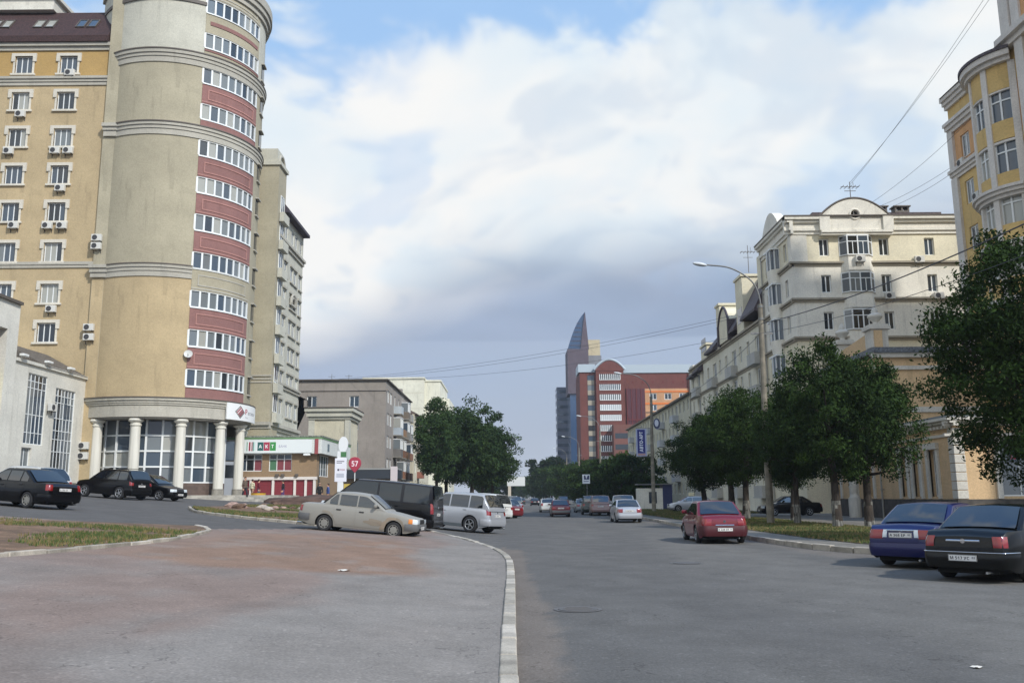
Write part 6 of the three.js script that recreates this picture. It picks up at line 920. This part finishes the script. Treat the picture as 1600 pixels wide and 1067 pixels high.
// ================================================================ lamp posts, signs, wires
const poleM = mat('pole_concrete', col(150, 144, 130), 0.9, { map: T.concrete }), steelM = mat('galvanised_steel', col(120, 120, 118), 0.5, { metalness: 0.4 }), wireM = mat('wire', col(84, 86, 92), 0.8), lampHead = mat('lamp_housing', col(206, 210, 212), 0.35);
function lampPost(x, d, label, h = 12, reach = 2.9, up = 2.3, group) {
  const t = thing('lamp_post', label, 'lamp post', [x, 0.1, -d], 0, group);
  part('pole', [taper([[0, -0.1, 0], [0.02, h * 0.5, 0], [0.1, h, 0]], [0.21, 0.17, 0.13], 12, 10)], poleM, t);
  part('arm', [tube([[0.1, h - 1.2, 0], [0.1, h + 0.3, 0], [-0.25, h + up * 0.55, 0], [-1.4, h + up * 0.9, 0], [-reach, h + up, 0]], 0.045, 8, 30), cyl(0.16, 0.16, 0.12, 0.1, h - 0.9, 0, 12), cyl(0.16, 0.16, 0.12, 0.1, h - 0.2, 0, 12)], steelM, t);
  const g = new THREE.SphereGeometry(1, 16, 10).scale(0.42, 0.11, 0.15).rotateZ(-0.18).translate(-reach - 0.25, h + up + 0.02, 0); part('lamp_head', [g], lampHead, t);
  part('insulator_bar', [bb(-0.5, 0.7, h - 1.7, h - 1.6, -0.04, 0.04)], steelM, t); return t;
}
lampPost(13.72, 48, 'tall concrete lamp post with a curved steel arm among the street trees', 12);
const p2 = lampPost(14.1, 90, 'concrete lamp post carrying the blue vertical banner', 11.6, 3.0, 2.4);
for (const [x, d] of [[14, 143], [14.2, 192], [14.4, 240], [14.2, 290]]) lampPost(x, d, 'far concrete lamp post over the dark row of trees', 12, 3, 2.4, 'far lamp posts');
{
  const t = thing('banner', 'blue vertical banner with white letters on the lamp post', 'banner', [13.0, 5.6, -89.7]);
  const b = part('board', [new THREE.BoxGeometry(1.05, 2.75, 0.08)], printed('banner_print', 256, 680, (c, w, h) => { c.fillStyle = '#a9b0cc'; c.fillRect(0, 0, w, h); c.fillStyle = '#262f78'; c.fillRect(34, 20, w - 68, h - 90); c.save(); c.translate(w / 2 + 42, h - 110); c.rotate(-Math.PI / 2); c.fillStyle = '#eef0f6'; c.font = 'bold 118px sans-serif'; c.fillText('АВТО-АРТ', 0, 0, 500); c.restore(); c.fillStyle = '#b58a86'; c.fillRect(34, h - 62, w - 68, 40); }), t, true); b.position.y = 1.4;
  part('bracket', [bb(-0.5, 1.0, 2.8, 2.85, -0.03, 0.03), bb(-0.5, 1.0, -0.05, 0, -0.03, 0.03)], steelM, t);
}
{
  const t = thing('round_shop_sign', 'round blue and white sign on the banner lamp post', 'sign', [14.9, 8.2, -89.8]); part('disc', [new THREE.CylinderGeometry(0.55, 0.55, 0.12, 24).rotateX(Math.PI / 2).scale(0.6, 1, 1).translate(-0.25, 0.7, 0)], mat('sign_navy', col(60, 66, 98), 0.5), t); part('face', [new THREE.CylinderGeometry(0.36, 0.36, 0.03, 24).rotateX(Math.PI / 2).scale(0.55, 1, 1).translate(-0.28, 0.74, 0.075)], mat('sign_pale', col(206, 210, 222), 0.5), t); part('bracket', [bb(-0.75, 0, 0.66, 0.74, -0.03, 0.03)], steelM, t);
}
{
  const t = thing('road_sign', 'small white and navy board on a post at the road edge', 'sign', [9.75, 0.14, -118]); part('post', [cyl(0.05, 0.05, 3.2, 0, 0, 0, 8)], steelM, t);
  part('board', [new THREE.BoxGeometry(1.0, 1.2, 0.06).translate(-0.1, 3.8, 0.06)], printed('road_sign_print', 128, 160, (c, w, h) => { c.fillStyle = '#e8e8ea'; c.fillRect(0, 0, w, h); c.fillStyle = '#30365c'; c.fillRect(28, 18, 88, 72); c.fillStyle = '#e8e8ea'; c.beginPath(); c.moveTo(50, 18); c.lineTo(92, 18); c.lineTo(66, 84); c.fill(); c.fillStyle = '#7a7e90'; c.fillRect(20, 112, 88, 14); }), t, true);
}
{ const t = thing('street_sign', 'small white sign on a pale post at the far left kerb', 'sign', [-0.6, 0.1, -150]); part('post', [bb(-0.25, 0.25, 0, 4.2, -0.1, 0.1)], mat('post_pale', col(206, 196, 180), 0.7), t); part('board', [bb(-0.4, 2.6, 3.4, 4.9, -0.08, 0.12)], white, t); }
// pale bollard-like panels seen under the trees
{ const t = thing('trade_kiosk', 'white and blue street stall by the banner lamp post', 'stall', [16.6, 0.14, -104]); part('body', [bb(-2.2, 0.6, 0, 2.4, -1, 1)], whiteR, t); part('side', [bb(0.6, 1.7, 0, 2.8, -1, 1.02)], mat('stall_blue', col(40, 48, 88), 0.6), t); part('opening', [bb(-1.0, -0.1, 0.7, 2.0, 1.0, 1.03)], GL[0], t); part('awning', [bb(-2.3, 1.8, 2.8, 2.92, -1.1, 1.3)], steelM, t); }
function wire(a, b, sag, label, group, r = 0.014) { const pts = []; for (let i = 0; i <= 12; i++) { const t = i / 12; pts.push([lerp(a[0], b[0], t), lerp(a[1], b[1], t) - sag * 4 * t * (1 - t), lerp(a[2], b[2], t)]); } return solo('cable', label, 'cable', [tube(pts, r, 5, 30)], wireM, group); }
const W1 = 'thin cable strung from the round-pediment roof to the yellow bay house', WG = 'cables above the corner house';
wire([29.9, 28.5, -74.3], [30.5, 33.4, -50], 0.5, W1, WG); wire([29.9, 28.7, -74.3], [31.2, 33.8, -50], 0.5, W1, WG); wire([31.2, 26.6, -75], [32.6, 27.8, -58], 0.4, W1, WG); wire([33.4, 27.3, -76.5], [32.7, 25.4, -59], 0.3, W1, WG); wire([34.4, 27.2, -76.5], [32.7, 25.0, -59], 0.3, W1, WG);
const W2 = 'thin cable crossing the street from the grey block to the mansard terrace', WG2 = 'cables across the street';
wire([-24, 17.6, -119], [24.1, 20.6, -92], 0.9, W2, WG2, 0.017); wire([-22, 17.6, -119], [24.1, 20.0, -90], 1.0, W2, WG2, 0.017); wire([-18, 17.5, -119], [24.1, 17.9, -89], 1.0, W2, WG2, 0.017);
const W3 = 'dark cable running from the tall lamp post along the verge towards the camera side', WG3 = 'cables along the verge';
wire([13.8, 11.0, -48], [16.0, 9.8, -8], 0.9, W3, WG3, 0.024); wire([13.4, 10.4, -48], [15.6, 8.4, -8], 0.9, W3, WG3, 0.012); wire([13.7, 10.4, -48], [14.2, 10.2, -90], 0.8, 'dark cable between the two nearer lamp posts', WG3, 0.014);
{ const t = thing('manhole_cover', 'round dark iron manhole cover set in the road asphalt', 'manhole cover', [0.95, 0.002, -13.6]); part('ring', [new THREE.RingGeometry(0.3, 0.36, 32).rotateX(-Math.PI / 2).translate(0, 0.006, 0)], mat('iron_ring', col(96, 93, 90), 0.7), t); const lid = part('lid', [cyl(0.295, 0.295, 0.012, 0, 0, 0, 32)], mat('iron_lid', col(84, 81, 79), 0.6), t); part('lid_rib', [-2, -1, 0, 1, 2].map((k) => bx(0.44 - Math.abs(k) * 0.06, 0.006, 0.025, 0, 0.014, k * 0.09)), mat('iron_rib', col(92, 89, 86), 0.55), lid); }
{ const t = thing('drain_cover', 'round dark drain cover near the middle of the road', 'manhole cover', [4.3, 0.002, -22.6]); part('lid', [cyl(0.33, 0.33, 0.012, 0, 0, 0, 28)], M.iron_lid, t); part('ring', [new THREE.RingGeometry(0.34, 0.42, 28).rotateX(-Math.PI / 2).translate(0, 0.006, 0)], M.iron_ring, t); }
for (const [x, y, d, s, l] of [[-3.15, lotH(-3.15) + 0.006, 16.9, 0.11, 'small torn paper scrap lying on the brown forecourt'], [4.45, 0.004, 8.9, 0.06, 'small white paper scrap lying on the road asphalt']]) { const g = new THREE.PlaneGeometry(2, 1.2, 6, 4).rotateX(-Math.PI / 2), p = g.attributes.position; for (let i = 0; i < p.count; i++) p.setXYZ(i, p.getX(i) * (0.8 + 0.4 * noise3(p.getX(i) * 3, p.getZ(i) * 3, 4)), 0.05 + 0.3 * noise3(p.getX(i) * 2.2, p.getZ(i) * 2.2, 9), p.getZ(i)); g.computeVertexNormals(); const o = solo('paper_scrap', l, 'paper', [g], mat('paper', col(214, 208, 196), 0.9, { side: THREE.DoubleSide })); o.scale.setScalar(s); o.position.set(x, y, -d); o.rotation.y = 0.5; }
// rubble and scattered stones by the entrance
{
  const r = mulberry(77), ms = [mat('rubble_pale', col(196, 184, 170), 0.9, { map: T.concrete }), mat('rubble_brown', col(140, 112, 92), 0.95, { map: T.dirt }), mat('rubble_rose', col(178, 150, 138), 0.9, { map: T.concrete })];
  const stones = [0, 1, 2, 3].map((k) => { const g = new THREE.IcosahedronGeometry(1, 1), p = g.attributes.position; for (let i = 0; i < p.count; i++) { const f = 0.65 + 0.7 * noise3(p.getX(i) * 1.4 + k * 9, p.getY(i) * 1.4, p.getZ(i) * 1.4); p.setXYZ(i, p.getX(i) * f * 1.3, p.getY(i) * f * 0.6, p.getZ(i) * f); } g.computeVertexNormals(); return uvBox(g); });
  for (let i = 0; i < 34; i++) { const x = -15.5 + R(0, 6.5, r), d = R(46, 58, r); if (!inside(BED2, x, d)) continue; const o = part(numbered('rubble_stone'), stones[i % 4], ms[i % 3], scene), s = R(0.1, 0.34, r); o.scale.setScalar(s); o.position.set(x, G(x, d) + 0.09 + s * 0.15, -d); o.rotation.y = r() * 6; o.userData = { label: 'broken pale stone in the rubble on the grass strip', category: 'stone', group: 'rubble on the grass strip' }; }
  // low earth mound behind the beige car
  const m = new THREE.SphereGeometry(1, 24, 12), p = m.attributes.position; for (let i = 0; i < p.count; i++) { const f = 0.8 + 0.4 * noise3(p.getX(i) * 3, p.getY(i) * 3, p.getZ(i) * 3); p.setXYZ(i, p.getX(i) * 4.2 * f, p.getY(i) * 0.75 * f, p.getZ(i) * 2.2 * f); } m.computeVertexNormals();
  const o = solo('earth_mound', 'low brown mound of earth before the red shutters', 'mound', [m], mat('mound_earth', col(110, 86, 74), 0.95, { map: T.dirt })); o.position.set(-14.6, G(-14.6, 66), -66);
  const y = thing('planter', 'small yellow planter before the red shutters', 'planter', [-20.8, G(-20.8, 73), -73]); part('tub', [cyl(0.42, 0.62, 0.55, 0, 0, 0, 16)], mat('planter_yellow', col(206, 160, 52), 0.7), y); part('soil', [cyl(0.55, 0.55, 0.03, 0, 0.54, 0, 16)], mat('planter_soil', col(80, 66, 50), 0.95), y);
}
// ================================================================ people
function sdfBody(bones, min, size, res, k = 0.03) {
  const mc = new MarchingCubes(res, barkM, false, false, 60000); mc.isolation = 0; const f = mc.field, half = res / 2;
  const B = bones.map((b) => { const [a, c, r0, r1] = b; return { ax: a[0], ay: a[1], az: a[2], dx: c[0] - a[0], dy: c[1] - a[1], dz: c[2] - a[2], r0, r1, l: (c[0] - a[0]) ** 2 + (c[1] - a[1]) ** 2 + (c[2] - a[2]) ** 2 || 1e-9 }; });
  const dist = (x, y, z) => { let d = 9; for (const b of B) { const px = x - b.ax, py = y - b.ay, pz = z - b.az, t = clamp((px * b.dx + py * b.dy + pz * b.dz) / b.l), q = Math.hypot(px - b.dx * t, py - b.dy * t, pz - b.dz * t) - lerp(b.r0, b.r1, t); const h = clamp(0.5 + 0.5 * (d - q) / k); d = lerp(d, q, h) - k * h * (1 - h); } return d; };
  for (let z = 0; z < res; z++) for (let y = 0; y < res; y++) for (let x = 0; x < res; x++) f[z * res * res + y * res + x] = -dist(min[0] + x / (res - 1) * size, min[1] + y / (res - 1) * size, min[2] + z / (res - 1) * size);
  mc.update(); const n = mc.count, pa = new Float32Array(n * 3); for (let i = 0; i < n; i++) for (let q = 0; q < 3; q++) { const fi = mc.positionArray[i * 3 + q] * half + half; pa[i * 3 + q] = min[q] + fi / (res - 1) * size; }
  const na = new Float32Array(mc.normalArray.slice(0, n * 3)); const g = new THREE.BufferGeometry(); g.setAttribute('position', new THREE.BufferAttribute(pa, 3)); g.computeVertexNormals(); const m = mergeVertices(g.deleteAttribute('normal') && g, 1e-4); m.computeVertexNormals(); return m;
}
function person(label, x, d, turn, c, pose, hold) {
  const st = pose.stride ?? 0.12, hs = pose.hs ?? 1, sh = 0.19, arm = pose.arm ?? [[0.03, 0.05], [-0.02, 0.04]];
  const hipY = 0.92, neckY = 1.47, bones = [], L = (s) => (s > 0 ? 1 : -1);
  bones.push([[0, 0.98, 0], [0, 1.2, 0.01], 0.135, 0.125], [[-0.05, 1.2, 0], [0.05, 1.2, 0], 0.125, 0.125], [[-0.13, 1.36, 0], [0.13, 1.36, 0], 0.09, 0.09], [[0, 1.2, 0], [0, 1.4, 0], 0.13, 0.1], [[0, 1.42, 0], [0, 1.54, 0.015], 0.055, 0.052], [[-0.08, 0.95, 0], [0.08, 0.95, 0], 0.11, 0.11]);
  const hands = []; for (const s of [1, -1]) { const fz = st * s; bones.push([[0.095 * s, hipY, 0], [0.1 * s, 0.5, fz * 0.6 + 0.02], 0.088, 0.06], [[0.1 * s, 0.5, fz * 0.6 + 0.02], [0.1 * s, 0.09, fz], 0.058, 0.042], [[0.1 * s, 0.05, fz - 0.05], [0.115 * s, 0.035, fz + 0.16], 0.045, 0.035]); const A = arm[s > 0 ? 0 : 1], S = [sh * s, 1.39, 0], E = [(sh + 0.07) * s, 1.1, -A[0]], Hn = A[2] ? [A[2][0], A[2][1], A[2][2]] : [(sh + 0.06) * s, 0.86, A[1]]; bones.push([S, E, 0.056, 0.044], [E, Hn, 0.042, 0.03]); hands.push([E, Hn, s]); }
  const parts = [sdfBody(bones, [-0.95, -0.02, -0.95], 1.9, 84)];
  // head with nose, ears, jaw
  const hy = 1.64; parts.push(sdfBody([[[0, hy + 0.03, -0.01], [0, hy + 0.035, 0.01], 0.092, 0.088], [[0, hy - 0.05, 0.03], [0, hy - 0.075, 0.045], 0.06, 0.045], [[0, hy + 0.01, 0.095], [0, hy - 0.015, 0.115], 0.012, 0.016], [[0.088, hy + 0.01, 0], [0.094, hy - 0.02, 0], 0.016, 0.012], [[-0.088, hy + 0.01, 0], [-0.094, hy - 0.02, 0], 0.016, 0.012], [[-0.02, hy - 0.048, 0.092], [0.02, hy - 0.048, 0.092], 0.011, 0.011], [[0, hy - 0.1, 0], [0, hy - 0.16, -0.01], 0.052, 0.055]], [-0.18, hy - 0.2, -0.18], 0.36, 44, 0.018));
  for (const [E, Hn, s] of hands) { const dir = new THREE.Vector3(Hn[0] - E[0], Hn[1] - E[1], Hn[2] - E[2]).normalize(), sd = new THREE.Vector3(0, 0, 1).addScaledVector(dir, -dir.z).normalize(), nr = new THREE.Vector3().crossVectors(dir, sd), at = (a, b, cc) => [Hn[0] + dir.x * a + sd.x * b + nr.x * cc, Hn[1] + dir.y * a + sd.y * b + nr.y * cc, Hn[2] + dir.z * a + sd.z * b + nr.z * cc]; const hb = [[at(0, 0, 0), at(0.07, 0.018, 0), 0.028, 0.02], [at(0.02, -0.01, 0), at(0.08, -0.018, 0), 0.024, 0.018]]; [[0.03, 0.07], [0.01, 0.08], [-0.012, 0.075], [-0.032, 0.06]].forEach(([b, l]) => hb.push([at(0.08, b, 0), at(0.08 + l * 0.55, b, s * 0.006), 0.0095, 0.009], [at(0.08 + l * 0.55, b, s * 0.006), at(0.08 + l, b * 0.9, s * 0.03), 0.009, 0.0075])); hb.push([at(0.02, 0.03, 0), at(0.055, 0.06, s * 0.012), 0.012, 0.01], [at(0.055, 0.06, s * 0.012), at(0.085, 0.062, s * 0.022), 0.01, 0.008]); const ctr = at(0.06, 0, 0); parts.push(sdfBody(hb, [ctr[0] - 0.13, ctr[1] - 0.13, ctr[2] - 0.13], 0.26, 64, 0.008)); }
  const g = mergeGeometries(parts.map((q) => { const w = q.toNonIndexed(); w.computeVertexNormals(); return w; })), p = g.attributes.position, cs = new Float32Array(p.count * 3);
  const gm = mergeVertices(g.deleteAttribute('normal') && g, 1e-4); gm.computeVertexNormals(); const pp = gm.attributes.position, cc = new Float32Array(pp.count * 3);
  for (let i = 0; i < pp.count; i++) { const X = pp.getX(i), Y = pp.getY(i), Z = pp.getZ(i); let q = c.top; const ax = Math.abs(X); if (Y > 1.49) { q = (Y > 1.69 || (Z < 0.0 && Y > 1.56) || (ax > 0.075 && Y > 1.65)) ? c.hair : c.skin; if (Z > 0.075 && Math.abs(Y - 1.655) < 0.01 && Math.abs(ax - 0.033) < 0.014) q = [0.02, 0.02, 0.02]; } else if (Y < 0.075) q = c.shoe; else if (hands.some(([E, H]) => Math.hypot(X - H[0], Y - H[1], Z - H[2]) < 0.16 && (Y < H[1] + 0.02 || pose.bare)) && ax > 0.14) q = c.skin; else if (Y < (c.hem ?? 0.95) && ax < 0.2) q = c.legs; cc.set(q, i * 3); }
  gm.setAttribute('color', new THREE.BufferAttribute(cc, 3));
  const t = thing('person', label, 'person', [x, pose.y ?? G(x, d), -d], turn); part('body', gm, mat('person_surface', new THREE.Color(1, 1, 1), 0.85, { vertexColors: true }), t); t.scale.setScalar(hs); return t;
}
const skin = L3(196, 150, 124), hairD = L3(48, 38, 32), dkc = L3(40, 42, 50);
person('person in a striped brown jacket and dark trousers walking past the columns', -20.1, 67, rad(60), { top: L3(92, 78, 66), legs: dkc, skin, hair: hairD, shoe: L3(24, 24, 24) }, { stride: 0.2, arm: [[0.1, 0.12], [0.02, 0.06]], y: 1.55 });
person('person in a white top and dark waistcoat by the red shutters', -21.6, 74, rad(150), { top: L3(196, 190, 160), legs: L3(150, 120, 104), skin, hair: hairD, shoe: dkc }, { hs: 0.95, y: 1.62 });
person('person in a dark red coat walking beside the one in white', -20.9, 73.4, rad(120), { top: L3(112, 34, 48), legs: L3(82, 84, 100), skin, hair: hairD, shoe: dkc }, { hs: 0.96, stride: 0.16, y: 1.58 });
person('person in a black top and violet skirt before the red shutters', -19.3, 75, rad(-90), { top: L3(28, 26, 32), legs: L3(84, 60, 104), skin, hair: hairD, shoe: L3(180, 150, 130), hem: 0.98 }, { hs: 0.97, stride: 0.1, y: 1.5 });
person('person in a long black coat at the corner of the pavilion', -15.8, 73, rad(200), { top: L3(26, 27, 32), legs: L3(26, 27, 32), skin, hair: L3(150, 120, 100), shoe: dkc }, { hs: 0.98, stride: 0.08 });
person('person in a blue jacket behind the beige saloon', -14.9, 72, rad(-70), { top: L3(64, 84, 140), legs: dkc, skin, hair: hairD, shoe: dkc }, { hs: 0.97, stride: 0.14 });
renderer.render(scene, camera);
